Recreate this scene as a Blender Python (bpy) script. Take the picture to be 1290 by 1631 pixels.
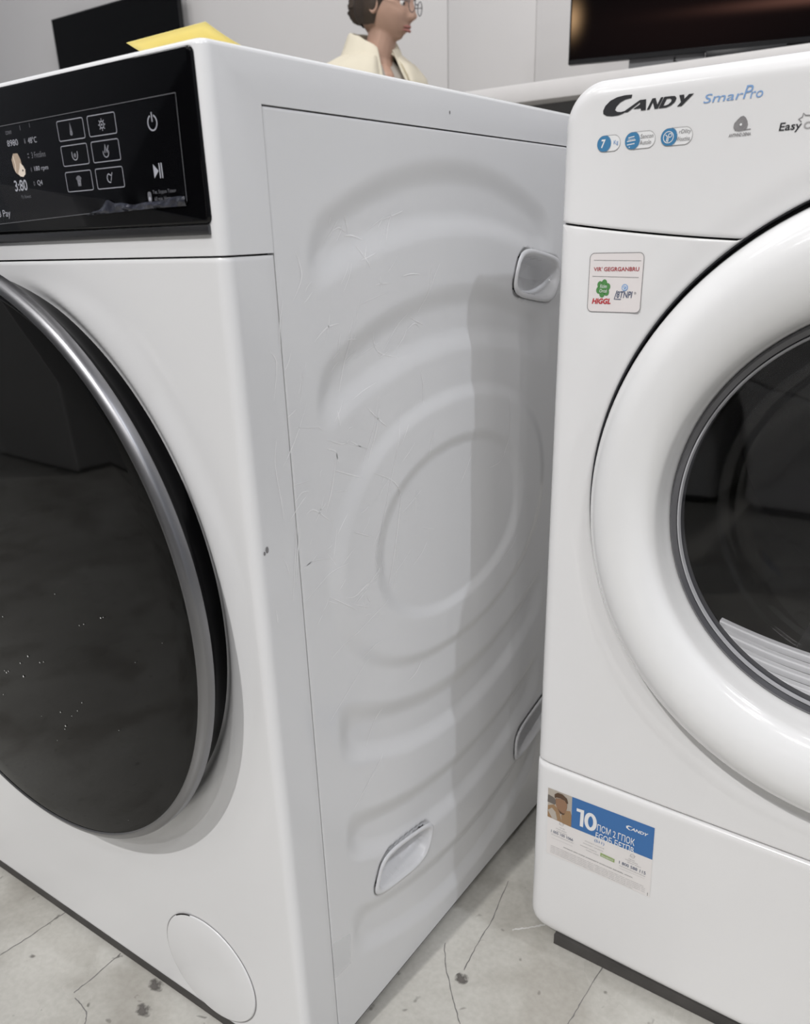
import bpy, bmesh, math, random
import numpy as np
from mathutils import Vector, Matrix
random.seed(7)
PI = math.pi
SC = bpy.context.scene
for o in list(bpy.data.objects):
    bpy.data.objects.remove(o)
COL = SC.collection

# ------------------------------------------------------------------ camera
W, H = 1290.0, 1631.0
F_PX, PPX, PPY = 1300.7, 625.6, 922.8
YAW, PITCH, ROLL = math.radians(-36.1018), math.radians(22.989), math.radians(-2.0619)
fw = Vector((math.sin(YAW)*math.cos(PITCH), math.cos(YAW)*math.cos(PITCH), -math.sin(PITCH)))
rt = Vector((math.cos(YAW), -math.sin(YAW), 0))
dn = fw.cross(rt)
cr, sr = math.cos(ROLL), math.sin(ROLL)
r2 = rt*cr - dn*sr
d2 = rt*sr + dn*cr
cam = bpy.data.cameras.new('camera')
camo = bpy.data.objects.new('camera', cam)
COL.objects.link(camo)
M = Matrix.Identity(4)
for i in range(3):
    M[i][0], M[i][1], M[i][2] = r2[i], -d2[i], -fw[i]
M[0][3], M[1][3], M[2][3] = 0.3884, -0.3721, 0.7469
camo.matrix_world = M
cam.sensor_fit = 'HORIZONTAL'
cam.sensor_width = 36.0
cam.lens = F_PX/W*36.0
cam.shift_x = (W/2-PPX)/W
cam.shift_y = (PPY-H/2)/W
cam.clip_start = 0.02
cam.dof.use_dof = True
cam.dof.focus_distance = 0.72
cam.dof.aperture_fstop = (cam.lens/1000)/0.0026
SC.camera = camo

# ------------------------------------------------------------------ world, lights, exposure
SC.view_settings.view_transform = 'Standard'
SC.view_settings.look = 'None'
SC.view_settings.gamma = 1
SC.view_settings.use_curve_mapping = False
SC.view_settings.exposure = 0.0
wd = bpy.data.worlds.new('hall_air')
SC.world = wd
wd.use_nodes = True
wd.node_tree.nodes['Background'].inputs[0].default_value = (.5, .5, .52, 1)
wd.node_tree.nodes['Background'].inputs[1].default_value = 0.05

LAMP_GAIN = 1.0
def lamp(name, loc, target, watts, size, size_y=None, col=(1, .99, .985)):
    l = bpy.data.lights.new(name, 'AREA')
    l.energy = watts*LAMP_GAIN
    l.color = col
    if size_y:
        l.shape = 'RECTANGLE'; l.size = size; l.size_y = size_y
    else:
        l.shape = 'DISK'; l.size = size
    o = bpy.data.objects.new(name, l)
    COL.objects.link(o)
    o.location = loc
    o.rotation_euler = (Vector(target)-Vector(loc)).to_track_quat('-Z', 'Y').to_euler()
    return o
AIM = (0.1, 0.1, 0.5)
COOL, WARM, NEUT = (.94, .98, 1.06), (1, .985, .975), (1, .99, .995)
SPOTS_AND_FILLS = [((2.75, .02, 4.5), AIM, 40.5, COOL), ((2.3, -2.3, 4.5), AIM, 20.5, NEUT), ((-.25, -3.3, 4.5), AIM, 125, WARM), ((1.2, -3.9, 4.5), AIM, 33, NEUT),
         ((-2.4, -2.6, 4.5), AIM, 8, WARM), ((2.9, -3.6, 4.5), AIM, 15.5, NEUT), ((-3.2, .2, 4.5), (-3.0, 2.9, 1.3), 22, NEUT, .9), ((-.45, .7, 4.5), (-1.5, 2.9, 1.3), 29, WARM, .9),
         ((-.55, .9, 4.5), (.1, 2.9, 1.3), 28, WARM, .5)]  # last three: unseen wide lamps added to light the back wall
for at_, to_, w_, c_, *d_ in SPOTS_AND_FILLS:
    lamp('ceiling_spot_or_fill', at_, to_, w_, d_[0] if d_ else .10, None, c_)
FILL_PANELS = [((-2.6, -1.2), 8), ((.4, -1.2), 13), ((3.2, -1.2), 17), ((-2.6, -3.9), 17), ((.4, -4.2), 17), ((3.2, -3.9), 17)]  # unseen soft area lights added for ambient fill
for (px, py), w_ in FILL_PANELS:
    lamp('added_fill_panel', (px, py, 4.7), (px, py, 0), w_, 1.5, .3, (1, .99, .99))

# ------------------------------------------------------------------ materials
def mat(name, col, rough=.5, metal=0.0, spec=.5, noise=0.0, nscale=30, bump=0.0, bscale=200, coat=0.0, emit=None):
    m = bpy.data.materials.new(name)
    m.use_nodes = True
    nt = m.node_tree
    b = nt.nodes['Principled BSDF']
    b.inputs['Base Color'].default_value = (*col, 1)
    b.inputs['Roughness'].default_value = rough
    b.inputs['Metallic'].default_value = metal
    b.inputs['Specular IOR Level'].default_value = spec
    b.inputs['Coat Weight'].default_value = coat
    b.inputs['Coat Roughness'].default_value = .03
    if emit:
        b.inputs['Emission Color'].default_value = (*emit[:3], 1)
        b.inputs['Emission Strength'].default_value = emit[3]
    if noise or bump:
        tc = nt.nodes.new('ShaderNodeTexCoord')
    if noise:
        n = nt.nodes.new('ShaderNodeTexNoise'); n.inputs['Scale'].default_value = nscale
        n.inputs['Detail'].default_value = 5
        mx = nt.nodes.new('ShaderNodeMixRGB'); mx.blend_type = 'MULTIPLY'
        r = nt.nodes.new('ShaderNodeValToRGB')
        r.color_ramp.elements[0].position = .3; r.color_ramp.elements[1].position = .7
        r.color_ramp.elements[0].color = (1-noise, 1-noise, 1-noise, 1)
        nt.links.new(tc.outputs['Object'], n.inputs['Vector'])
        nt.links.new(n.outputs['Fac'], r.inputs['Fac'])
        mx.inputs['Fac'].default_value = 1
        mx.inputs['Color1'].default_value = (*col, 1)
        nt.links.new(r.outputs['Color'], mx.inputs['Color2'])
        nt.links.new(mx.outputs['Color'], b.inputs['Base Color'])
    if bump:
        n2 = nt.nodes.new('ShaderNodeTexNoise'); n2.inputs['Scale'].default_value = bscale
        bp = nt.nodes.new('ShaderNodeBump'); bp.inputs['Strength'].default_value = bump
        bp.inputs['Distance'].default_value = .002
        nt.links.new(tc.outputs['Object'], n2.inputs['Vector'])
        nt.links.new(n2.outputs['Fac'], bp.inputs['Height'])
        nt.links.new(bp.outputs['Normal'], b.inputs['Normal'])
    return m

def glass_mat(name, tint, ior=1.45, rough=.01):
    m = bpy.data.materials.new(name); m.use_nodes = True
    nt = m.node_tree; nt.nodes.clear(); L = nt.links.new
    out = nt.nodes.new('ShaderNodeOutputMaterial')
    mix = nt.nodes.new('ShaderNodeMixShader'); lw = nt.nodes.new('ShaderNodeLayerWeight')
    tr = nt.nodes.new('ShaderNodeBsdfTransparent'); gl = nt.nodes.new('ShaderNodeBsdfGlossy')
    f0 = ((ior-1)/(ior+1))**2
    pw = nt.nodes.new('ShaderNodeMath'); pw.operation = 'POWER'; pw.inputs[1].default_value = 5
    ma = nt.nodes.new('ShaderNodeMath'); ma.operation = 'MULTIPLY_ADD'; ma.inputs[1].default_value = 1-f0; ma.inputs[2].default_value = f0
    lw.inputs['Blend'].default_value = .5
    L(lw.outputs['Facing'], pw.inputs[0]); L(pw.outputs[0], ma.inputs[0]); L(ma.outputs[0], mix.inputs[0])
    tr.inputs['Color'].default_value = (*tint, 1)
    gl.inputs['Roughness'].default_value = rough
    L(tr.outputs[0], mix.inputs[1]); L(gl.outputs[0], mix.inputs[2]); L(mix.outputs[0], out.inputs[0])
    return m

ENAMEL = mat('white_enamel', (.80, .80, .805), .22, noise=.02, nscale=6)
PLASTIC = mat('white_plastic', (.82, .815, .815), .18, noise=.015, nscale=5, coat=.25)
DOORWHITE = mat('white_door_plastic', (.84, .84, .84), .14, noise=.01, nscale=5, coat=.4)
RECESS = mat('white_recess_plastic', (.78, .78, .79), .3, noise=.02)
FLOOR_SHADE = mat('floor_shade_dark', (.075, .070, .066), .8, noise=.3, nscale=30)  # dark colour standing for shaded floor below the machine fronts
DARKGAP = mat('dark_gap', (.02, .02, .022), .7, noise=.1)
BLACKGLOSS = mat('black_gloss_plastic', (.002, .002, .0025), .05, spec=.3, noise=.05)
BLACKGLASS = mat('black_glass', (.003, .003, .003), .035, spec=.16, noise=.05)
BLACKMATT = mat('black_satin_plastic', (.0015, .0015, .002), .14, spec=.07, noise=.1)
STEEL = mat('brushed_steel_ring', (.27, .27, .28), .36, metal=1, noise=.1, nscale=8)
TRIMGREY = mat('dark_trim', (.12, .12, .125), .25, metal=.8, noise=.1)
DRUM = mat('drum_steel', (.009, .009, .010), .4, metal=.6, noise=.2, nscale=9)
FOOTRUB = mat('black_rubber', (.02, .02, .02), .8, noise=.1)
CLEAR = glass_mat('dark_clear_door_pane', (.90, .90, .91), 1.62)
BOWL = glass_mat('clear_bowl', (.96, .96, .965), 1.4, .03)
FILM = glass_mat('protective_film', (.93, .93, .95), 1.12, .06)
RIM = mat('smoked_grey_rim', (.10, .10, .11), .12, noise=.1, coat=.5)
RIMLIGHT = mat('clear_rim_edge', (.45, .45, .47), .12, noise=.05, coat=.5)
YELLOW = mat('yellow_paper', (.97, .88, .46), .8, noise=.03)
_n = YELLOW.node_tree; _t = _n.nodes.new('ShaderNodeBsdfTranslucent'); _t.inputs[0].default_value = (.97, .88, .46, 1)
_a = _n.nodes.new('ShaderNodeMixShader'); _a.inputs[0].default_value = .6
_n.links.new(_n.nodes['Principled BSDF'].outputs[0], _a.inputs[1]); _n.links.new(_t.outputs[0], _a.inputs[2])
_n.links.new(_a.outputs[0], _n.nodes['Material Output'].inputs[0])
def flat(name, col, rough=.45):
    return mat(name, col, rough, noise=.02)
P_INK = flat('print_black', (.03, .03, .033))
P_BLUE = flat('print_blue', (.045, .165, .42))
P_LBLUE = flat('print_light_blue', (.22, .38, .66))
P_PILL = flat('print_pill_blue', (.055, .22, .42))
P_GREY = flat('print_grey', (.24, .23, .235))
P_LGREY = flat('print_light_grey', (.40, .39, .39))
P_WHITE = flat('print_white', (.85, .85, .85))
P_PINK = flat('print_sticker_ground', (.80, .755, .745))
P_CREAM = flat('print_label_ground', (.82, .79, .775))
P_RED = flat('print_dark_red', (.40, .06, .07))
P_RED2 = flat('print_red', (.52, .04, .05))
P_GREEN = flat('print_green', (.09, .27, .08))
P_LGREEN = flat('print_light_green', (.32, .42, .17))
P_NAVY = flat('print_navy', (.10, .12, .19))
P_BROWN = flat('print_brown', (.10, .055, .03))
P_SKIN = flat('print_skin', (.30, .17, .10))
P_TAN = flat('print_tan', (.34, .21, .11))
P_BEIGE = flat('print_beige', (.48, .43, .37))
P_DGREY = flat('print_dark_beige', (.15, .13, .115))
LED = mat('panel_white_mark', (.35, .35, .37), .4, noise=.02, emit=(.8, .82, .9, .16))
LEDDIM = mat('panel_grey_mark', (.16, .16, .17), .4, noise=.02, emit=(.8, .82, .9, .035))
LEDTAN = mat('panel_picture_tan', (.3, .24, .18), .4, noise=.1, emit=(.62, .46, .33, .35))
LEDCRM = mat('panel_picture_cream', (.5, .45, .38), .4, noise=.1, emit=(.8, .68, .55, .5))
SCRATCH = mat('scratch_white', (1, 1, 1), .35, spec=.8, noise=.02)
CREASE = mat('film_crease_highlight', (.05, .053, .07), .12, noise=.6, nscale=90)
DUST = mat('dust_speck', (.75, .75, .75), .3, noise=.1)
TAPE = bpy.data.materials.new('clear_tape'); TAPE.use_nodes = True
_n = TAPE.node_tree; _mx = _n.nodes.new('ShaderNodeMixShader'); _t = _n.nodes.new('ShaderNodeBsdfTransparent')
_mx.inputs[0].default_value = .30
_n.nodes['Principled BSDF'].inputs['Base Color'].default_value = (1, 1, 1, 1)
_n.nodes['Principled BSDF'].inputs['Roughness'].default_value = .25
_n.links.new(_t.outputs[0], _mx.inputs[1]); _n.links.new(_n.nodes['Principled BSDF'].outputs[0], _mx.inputs[2])
_n.links.new(_mx.outputs[0], _n.nodes['Material Output'].inputs[0])

# ------------------------------------------------------------------ mesh helpers
def make(name, V, Fs, mats, parent=None, origin=(0, 0, 0), smooth=True, mi=None, angle=None):
    me = bpy.data.meshes.new(name)
    V = np.asarray(V, dtype=float) - np.asarray(origin)
    me.from_pydata(V.tolist(), [], Fs)
    if not isinstance(mats, (list, tuple)):
        mats = [mats]
    for m in mats:
        me.materials.append(m)
    if mi is not None:
        me.polygons.foreach_set('material_index', mi)
    if smooth:
        me.polygons.foreach_set('use_smooth', [True]*len(me.polygons))
        if angle:
            me.set_sharp_from_angle(angle=math.radians(angle))
    me.update()
    o = bpy.data.objects.new(name, me)
    COL.objects.link(o)
    if parent:
        o.parent = parent
    return o

def from_bm(name, bm, mats, parent=None, origin=(0, 0, 0), smooth=True, angle=40):
    me = bpy.data.meshes.new(name)
    bmesh.ops.translate(bm, verts=bm.verts, vec=-Vector(origin))
    bmesh.ops.recalc_face_normals(bm, faces=bm.faces)
    bm.to_mesh(me); bm.free()
    if not isinstance(mats, (list, tuple)):
        mats = [mats]
    for m in mats:
        me.materials.append(m)
    if smooth:
        me.polygons.foreach_set('use_smooth', [True]*len(me.polygons))
        me.set_sharp_from_angle(angle=math.radians(angle))
    o = bpy.data.objects.new(name, me)
    COL.objects.link(o)
    if parent:
        o.parent = parent
    return o

def bbox(bm, lo, hi, bev=0, seg=2):
    r = bmesh.ops.create_cube(bm, size=1)
    for v in r['verts']:
        v.co = Vector([lo[i]+(v.co[i]+.5)*(hi[i]-lo[i]) for i in range(3)])
    if bev:
        es = list({e for v in r['verts'] for e in v.link_edges})
        bmesh.ops.bevel(bm, geom=es, offset=bev, segments=seg, affect='EDGES', profile=.5)

def box(name, lo, hi, m, parent=None, origin=(0, 0, 0), bev=0, seg=2):
    bm = bmesh.new(); bbox(bm, lo, hi, bev, seg)
    return from_bm(name, bm, m, parent, origin)

def tube(bm, pts, r, n=8):
    pts = [Vector(p) for p in pts]
    rings = []
    for i, p in enumerate(pts):
        t = (pts[min(i+1, len(pts)-1)]-pts[max(i-1, 0)]).normalized()
        a = t.cross(Vector((0, 0, 1)))
        if a.length < .05:
            a = t.cross(Vector((0, 1, 0)))
        a.normalize(); b = t.cross(a)
        rr = r[i] if isinstance(r, (list, tuple)) else r
        rings.append([bm.verts.new(p+a*rr*math.cos(2*PI*k/n)+b*rr*math.sin(2*PI*k/n)) for k in range(n)])
    for A, B in zip(rings, rings[1:]):
        for k in range(n):
            bm.faces.new((A[k], A[(k+1) % n], B[(k+1) % n], B[k]))
    bm.faces.new(rings[0]); bm.faces.new(rings[-1])

def gridfaces(nu, nv, closed=False):
    Fs = []
    for i in range(nu-(0 if closed else 1)):
        for j in range(nv-1):
            a = i*nv+j; b = ((i+1) % nu)*nv+j
            Fs.append((a, b, b+1, a+1))
    return Fs

def empty(name, loc, label, cat, rz=0, group=None):
    o = bpy.data.objects.new(name, None); COL.objects.link(o)
    o.location = loc; o.rotation_euler = (0, 0, rz); o.empty_display_size = .1
    o['label'] = label; o['category'] = cat
    if group:
        o['group'] = group
    return o

def ss(a, b, x):
    t = np.clip((x-a)/(b-a), 0, 1)
    return t*t*(3-2*t)

# flat print collector: polygons in an upright plane facing -y, coordinates (u, z)
_dg = None
class Print:
    def __init__(s, y, step=.00012):
        s.V = []; s.F = []; s.I = []; s.M = []; s.y = y; s.step = step
    def mi(s, m):
        if m not in s.M:
            s.M.append(m)
        return s.M.index(m)
    def poly(s, pts, m, layer=1):
        b = len(s.V)
        s.V += [(p[0], s.y-layer*s.step, p[1]) for p in pts]
        s.F.append(list(range(b, b+len(pts)))); s.I.append(s.mi(m))
    def tri(s, pts, faces, m, layer=1):
        b = len(s.V)
        s.V += [(p[0], s.y-layer*s.step, p[1]) for p in pts]
        for f in faces:
            s.F.append([b+k for k in f]); s.I.append(s.mi(m))
    def circle(s, u, z, r, m, layer=1, n=28, rz=None):
        s.poly([(u+r*math.cos(2*PI*k/n), z+(rz or r)*math.sin(2*PI*k/n)) for k in range(n)], m, layer)
    def stroke(s, pts, w, m, layer=1, closed=False):
        n = len(pts); L = []; Rr = []
        for i in range(n):
            if closed:
                a = pts[(i-1) % n]; c = pts[(i+1) % n]
            else:
                a = pts[max(i-1, 0)]; c = pts[min(i+1, n-1)]
            dx, dz = c[0]-a[0], c[1]-a[1]; l = math.hypot(dx, dz) or 1
            nx, nz = -dz/l*w/2, dx/l*w/2
            L.append((pts[i][0]+nx, pts[i][1]+nz)); Rr.append((pts[i][0]-nx, pts[i][1]-nz))
        fs = []
        for i in range(n if closed else n-1):
            j = (i+1) % n
            fs.append((i, j, n+j, n+i))
        s.tri(L+Rr, fs, m, layer)
    def ring(s, u, z, r, w, m, layer=1, n=28, a0=0, a1=2*PI, rz=None):
        full = abs(a1-a0-2*PI) < 1e-6
        k = n if full else n+1
        s.stroke([(u+r*math.cos(a0+(a1-a0)*i/n), z+(rz or r)*math.sin(a0+(a1-a0)*i/n)) for i in range(k)], w, m, layer, full)
    def text(s, body, u0, z0, w, h, m, layer=1, shear=0, bold=0):
        """text squeezed into the box u0..u0+w, z0..z0+h"""
        cu = bpy.data.curves.new('t', 'FONT'); cu.body = body; cu.size = 1; cu.shear = shear; cu.offset = bold
        cu.resolution_u = 3
        ob = bpy.data.objects.new('t', cu); COL.objects.link(ob)
        dg = bpy.context.evaluated_depsgraph_get()
        me = bpy.data.meshes.new_from_object(ob.evaluated_get(dg))
        co = [(v.co.x, v.co.y) for v in me.vertices]; fs = [list(p.vertices) for p in me.polygons]
        bpy.data.objects.remove(ob); bpy.data.curves.remove(cu); bpy.data.meshes.remove(me)
        if not co:
            return
        x0 = min(c[0] for c in co); x1 = max(c[0] for c in co); y0 = min(c[1] for c in co); y1 = max(c[1] for c in co)
        sx = w/(x1-x0); sy = h/(y1-y0)
        s.tri([(u0+(c[0]-x0)*sx, z0+(c[1]-y0)*sy) for c in co], fs, m, layer)
    def build(s, name, parent, origin, label=None):
        o = make(name, s.V, s.F, s.M, parent, origin, smooth=False, mi=s.I)
        if label:
            o['label'] = label
        return o

def rrect(u0, z0, u1, z1, r, n=5):
    P = []
    for cx, cz, a in ((u1-r, z1-r, 0), (u0+r, z1-r, PI/2), (u0+r, z0+r, PI), (u1-r, z0+r, 1.5*PI)):
        for k in range(n+1):
            t = a+PI/2*k/n
            P.append((cx+r*math.cos(t), cz+r*math.sin(t)))
    return P

def lathe(name, prof, m, parent, origin, seg=128, front_y=0.0, drift=None, a0=0, a1=2*PI, angle=35, mi=None, mats=None):
    """prof: list of (r, off, cx, cz): ring radius, distance in front of the front plane, centre"""
    full = abs(a1-a0-2*PI) < 1e-6
    n = seg if full else seg+1
    V = []
    for k in range(n):
        t = a0+(a1-a0)*k/seg
        for (r, off, cx, cz) in prof:
            V.append((cx+r*math.cos(t), front_y-off, cz+r*math.sin(t)))
    Fs = gridfaces(n, len(prof), full)
    idx = None
    if mi:
        idx = [mi[f % (len(prof)-1)] for f in range(len(Fs))]
    return make(name, V, Fs, mats or m, parent, origin, True, idx, angle)

# ================================================================== SETTING
def structure(o):
    o['kind'] = 'structure'
    return o

def concrete():
    m = bpy.data.materials.new('worn_concrete'); m.use_nodes = True
    nt = m.node_tree; b = nt.nodes['Principled BSDF']; L = nt.links.new
    tc = nt.nodes.new('ShaderNodeTexCoord')
    def noise(sc, det, dist=0.0):
        n = nt.nodes.new('ShaderNodeTexNoise'); n.inputs['Scale'].default_value = sc
        n.inputs['Detail'].default_value = det; n.inputs['Distortion'].default_value = dist
        L(tc.outputs['Object'], n.inputs['Vector']); return n
    def ramp(src, stops):
        r = nt.nodes.new('ShaderNodeValToRGB')
        e = r.color_ramp.elements
        while len(e) < len(stops):
            e.new(.5)
        for i, (p, c) in enumerate(stops):
            e[i].position = p; e[i].color = (*c, 1)
        L(src, r.inputs['Fac']); return r
    def mul(a, c, f=1.0, mode='MULTIPLY'):
        x = nt.nodes.new('ShaderNodeMixRGB'); x.blend_type = mode; x.inputs['Fac'].default_value = f
        L(a, x.inputs['Color1']); L(c, x.inputs['Color2']); return x.outputs['Color']
    base = ramp(noise(3.2, 10, .2).outputs['Fac'], [(.3, (.46, .445, .41)), (.52, (.55, .535, .495)), (.72, (.64, .63, .59))])
    blot = ramp(noise(7, 9, .4).outputs['Fac'], [(.36, (.62, .60, .57)), (.5, (.93, .93, .92)), (.7, (1.0, 1.0, 1.0))])
    grain = ramp(noise(160, 3).outputs['Fac'], [(.3, (.86, .86, .85)), (.7, (1, 1, 1))])
    c = mul(base.outputs['Color'], blot.outputs['Color'], .75)
    c = mul(c, grain.outputs['Color'], .8)
    spots = ramp(noise(55, 2, .3).outputs['Fac'], [(.24, (.15, .14, .13)), (.31, (1, 1, 1))])
    c = mul(c, spots.outputs['Color'], .75)
    L(c, b.inputs['Base Color'])
    rr = ramp(noise(5, 4).outputs['Fac'], [(.3, (.22, .22, .22)), (.7, (.45, .45, .45))])
    L(rr.outputs['Color'], b.inputs['Roughness'])
    bp = nt.nodes.new('ShaderNodeBump'); bp.inputs['Strength'].default_value = .12; bp.inputs['Distance'].default_value = .001
    L(noise(90, 4).outputs['Fac'], bp.inputs['Height']); L(bp.outputs['Normal'], b.inputs['Normal'])
    return m

CRACK = mat('crack_dark', (.20, .19, .185), .9, noise=.3)
PAINTM = mat('worn_white_paint', (.68, .67, .65), .6, noise=.2)
STAIN = bpy.data.materials.new('dark_stain'); STAIN.use_nodes = True
_n = STAIN.node_tree; _l = _n.links.new
_tc = _n.nodes.new('ShaderNodeTexCoord'); _no = _n.nodes.new('ShaderNodeTexNoise'); _no.inputs['Scale'].default_value = 130; _no.inputs['Detail'].default_value = 4
_gr = _n.nodes.new('ShaderNodeTexGradient'); _gr.gradient_type = 'SPHERICAL'
_mp = _n.nodes.new('ShaderNodeMapping'); _mp.inputs['Scale'].default_value = (55, 75, 55)
_mu = _n.nodes.new('ShaderNodeMath'); _mu.operation = 'MULTIPLY'
_rp = _n.nodes.new('ShaderNodeValToRGB'); _rp.color_ramp.elements[0].position = .22; _rp.color_ramp.elements[1].position = .42
_tr = _n.nodes.new('ShaderNodeBsdfTransparent'); _mx = _n.nodes.new('ShaderNodeMixShader')
_l(_tc.outputs['Object'], _no.inputs['Vector']); _l(_tc.outputs['Object'], _mp.inputs['Vector']); _l(_mp.outputs[0], _gr.inputs['Vector'])
_l(_no.outputs['Fac'], _mu.inputs[0]); _l(_gr.outputs['Fac'], _mu.inputs[1]); _l(_mu.outputs[0], _rp.inputs['Fac'])
_n.nodes['Principled BSDF'].inputs['Base Color'].default_value = (.12, .11, .10, 1)
_l(_rp.outputs['Color'], _mx.inputs[0]); _l(_tr.outputs[0], _mx.inputs[1]); _l(_n.nodes['Principled BSDF'].outputs[0], _mx.inputs[2]); _l(_mx.outputs[0], _n.nodes['Material Output'].inputs[0])
WALLM = mat('wall_panel_white', (.66, .645, .64), .35, noise=.03, nscale=1.5)
CEILM = mat('dark_ceiling', (.10, .10, .105), .9, noise=.2, nscale=2)
SIDEM = mat('hall_wall_grey', (.39, .41, .45), .6, noise=.06, nscale=1)
fl = structure(box('floor', (-5.2, -5.4, -.1), (4.6, 3.1, 0), concrete()))
structure(box('ceiling', (-5.2, -5.4, 4.8), (4.6, 3.1, 4.9), CEILM))
def floor_line(name, pts, w, m, z):
    pts = [np.array(q, float) for q in pts]; Q = []
    for a, c in zip(pts, pts[1:]):
        Q += [a+(c-a)*k/8 for k in range(8)]
    Q.append(pts[-1]); V = []
    for k, q in enumerate(Q):
        t = Q[min(k+1, len(Q)-1)]-Q[max(k-1, 0)]; t = t/np.linalg.norm(t); nn = np.array([-t[1], t[0]])
        q = q+nn*random.uniform(-.0006, .0006); ww = w*random.uniform(.5, 1.2)
        V += [(*(q+nn*ww/2), z), (*(q-nn*ww/2), z)]
    return make(name, V, [(2*k, 2*k+1, 2*k+3, 2*k+2) for k in range(len(Q)-1)], m, fl, (0, 0, 0), False)
for pts in ([(.030, .34), (.043, .278), (.047, .233), (.052, .195)], [(.015, .215), (.031, .19), (.061, .158), (.082, .136), (.11, .09)], [(.176, .285), (.175, .227), (.174, .197), (.172, .12)],
            [(-.393, .0), (-.395, -.013), (-.396, -.048), (-.40, -.081), (-.405, -.2)], [(-.285, -.002), (-.283, -.043), (-.284, -.064)], [(-.277, -.067), (-.252, -.071), (-.235, -.085)]):
    floor_line('floor_crack', pts, .0011, CRACK, .0003)
floor_line('paint_mark', [(.070, .274), (.084, .287), (.098, .302)], .0022, PAINTM, .0003)
for (sx_, sy_, r_) in ((-.217, -.008, .017), (-.203, -.036, .017), (.056, .184, .008)):
    o = make('floor_stain', [(r_*math.cos(2*PI*k/16), r_*math.sin(2*PI*k/16), 0) for k in range(16)], [list(range(16))], STAIN, fl, (0, 0, 0), False)
    o.location = (sx_, sy_, .0006)
wb = structure(box('wall_back', (-5.2, 2.93, 0), (4.6, 3.05, 4.8), SIDEM))
structure(box('wall_left', (-5.2, -5.4, 0), (-5.1, 2.93, 4.8), SIDEM))
structure(box('wall_right', (4.5, -5.4, 0), (4.6, 2.93, 4.8), SIDEM))
structure(box('wall_front', (-5.1, -5.4, 0), (4.5, -5.3, 4.8), mat('dark_hall_wall', (.07, .07, .072), .8, noise=.2, nscale=1)))
xs = [-5.1, -1.631, -1.243, .2, 1.45, 2.7, 4.5]
for i in range(len(xs)-1):
    o = box('wall_panel', (xs[i]+.002, 2.9-.006*(i == 2), .08), (xs[i+1]-.002, 2.93, 3.2), WALLM, wb, bev=.0015)
structure(box('baseboard_back', (-5.1, 2.89, 0), (4.5, 2.93, .08), mat('grey_baseboard', (.3, .3, .3), .5, noise=.05)))

# ================================================================== WASHING MACHINE
WO = (-.3, .265, 0)
washer = empty('washing_machine', WO, 'white front-loading washing machine on the left with black control panel and scratched side', 'washing machine')
WD = .55
# inner chassis: dark core that shows only in the seams
box('chassis', (-.565, .03, .014), (-.034, WD-.008, .84), DARKGAP, washer, WO)

# front panel: wraps round both front corners to the side seam
DC = (-.3, .476)           # door centre
def path_front(yb, r, n_arc=8, step=.003):
    P = []
    k = max(2, int((yb-r)/.004))
    for i in range(k):
        P.append((-.6, yb-(yb-r)*i/k, -1, 0))
    for i in range(n_arc+1):
        a = PI/2*i/n_arc
        P.append((-.6+r-r*math.cos(a), r-r*math.sin(a), -math.cos(a), -math.sin(a)))
    n = int((.6-2*r)/step)
    for i in range(1, n):
        P.append((-.6+r+(.6-2*r)*i/n, 0, 0, -1))
    for i in range(n_arc+1):
        a = PI/2*i/n_arc
        P.append((-r+r*math.sin(a), r-r*math.cos(a), math.sin(a), -math.cos(a)))
    for i in range(1, k+1):
        P.append((0, r+(yb-r)*i/k, 1, 0))
    return np.array(P)

def sheet(name, P, Z, disp, m, parent, origin, skirt=.006, lip=.0012):
    """P: (n,4) plan path with normals, Z heights; disp(P,Z)->inward depth; borders folded inward"""
    n, k = len(P), len(Z)
    D = disp(P[:, None, 0]+0*Z[None, :], P[:, None, 1]+0*Z[None, :], Z[None, :]+0*P[:, None, 0])
    X = P[:, None, 0]-P[:, None, 2]*D
    Y = P[:, None, 1]-P[:, None, 3]*D
    ZZ = Z[None, :]+0*X
    V = np.stack([X, Y, ZZ], -1)
    def pad(A, axis):
        first = np.take(A, [0], axis); last = np.take(A, [-1], axis)
        return np.concatenate([first, A, last], axis)
    V = pad(pad(V, 0), 1)
    N = np.stack([P[:, 2], P[:, 3], 0*P[:, 2]], -1)
    N = np.concatenate([N[:1], N, N[-1:]], 0)[:, None, :]
    mask = np.zeros(V.shape[:2]); mask[0, :] = mask[-1, :] = 1; mask[:, 0] = mask[:, -1] = 1
    V = V-N*(mask*skirt)[..., None]
    # soften the outermost real row
    e = np.zeros(V.shape[:2]); e[1, 1:-1] = e[-2, 1:-1] = 1; e[1:-1, 1] = e[1:-1, -2] = 1
    V = V-N*(e*lip*.6)[..., None]
    return make(name, V.reshape(-1, 3), gridfaces(n+2, k+2), m, parent, origin, True, None, 50)

def zs_(a, b, step, e=.0012):
    n = int((b-a)/step)
    return np.array([a, a+e]+list(np.linspace(a+step, b-step, n))+[b-e, b])

def front_disp(x, y, z):
    r = np.hypot(x-DC[0], z-DC[1])
    on = (y < .02)
    return np.where(on, (-.0022*(1-ss(.266, .291, r))+.0058*(1-ss(.2555, .266, r)))*(1-ss(.700, .729, z)), 0)
PF = path_front(.0438, .009)
sheet('front_panel', PF, zs_(.012, .7363, .003), front_disp, ENAMEL, washer, WO)

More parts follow.
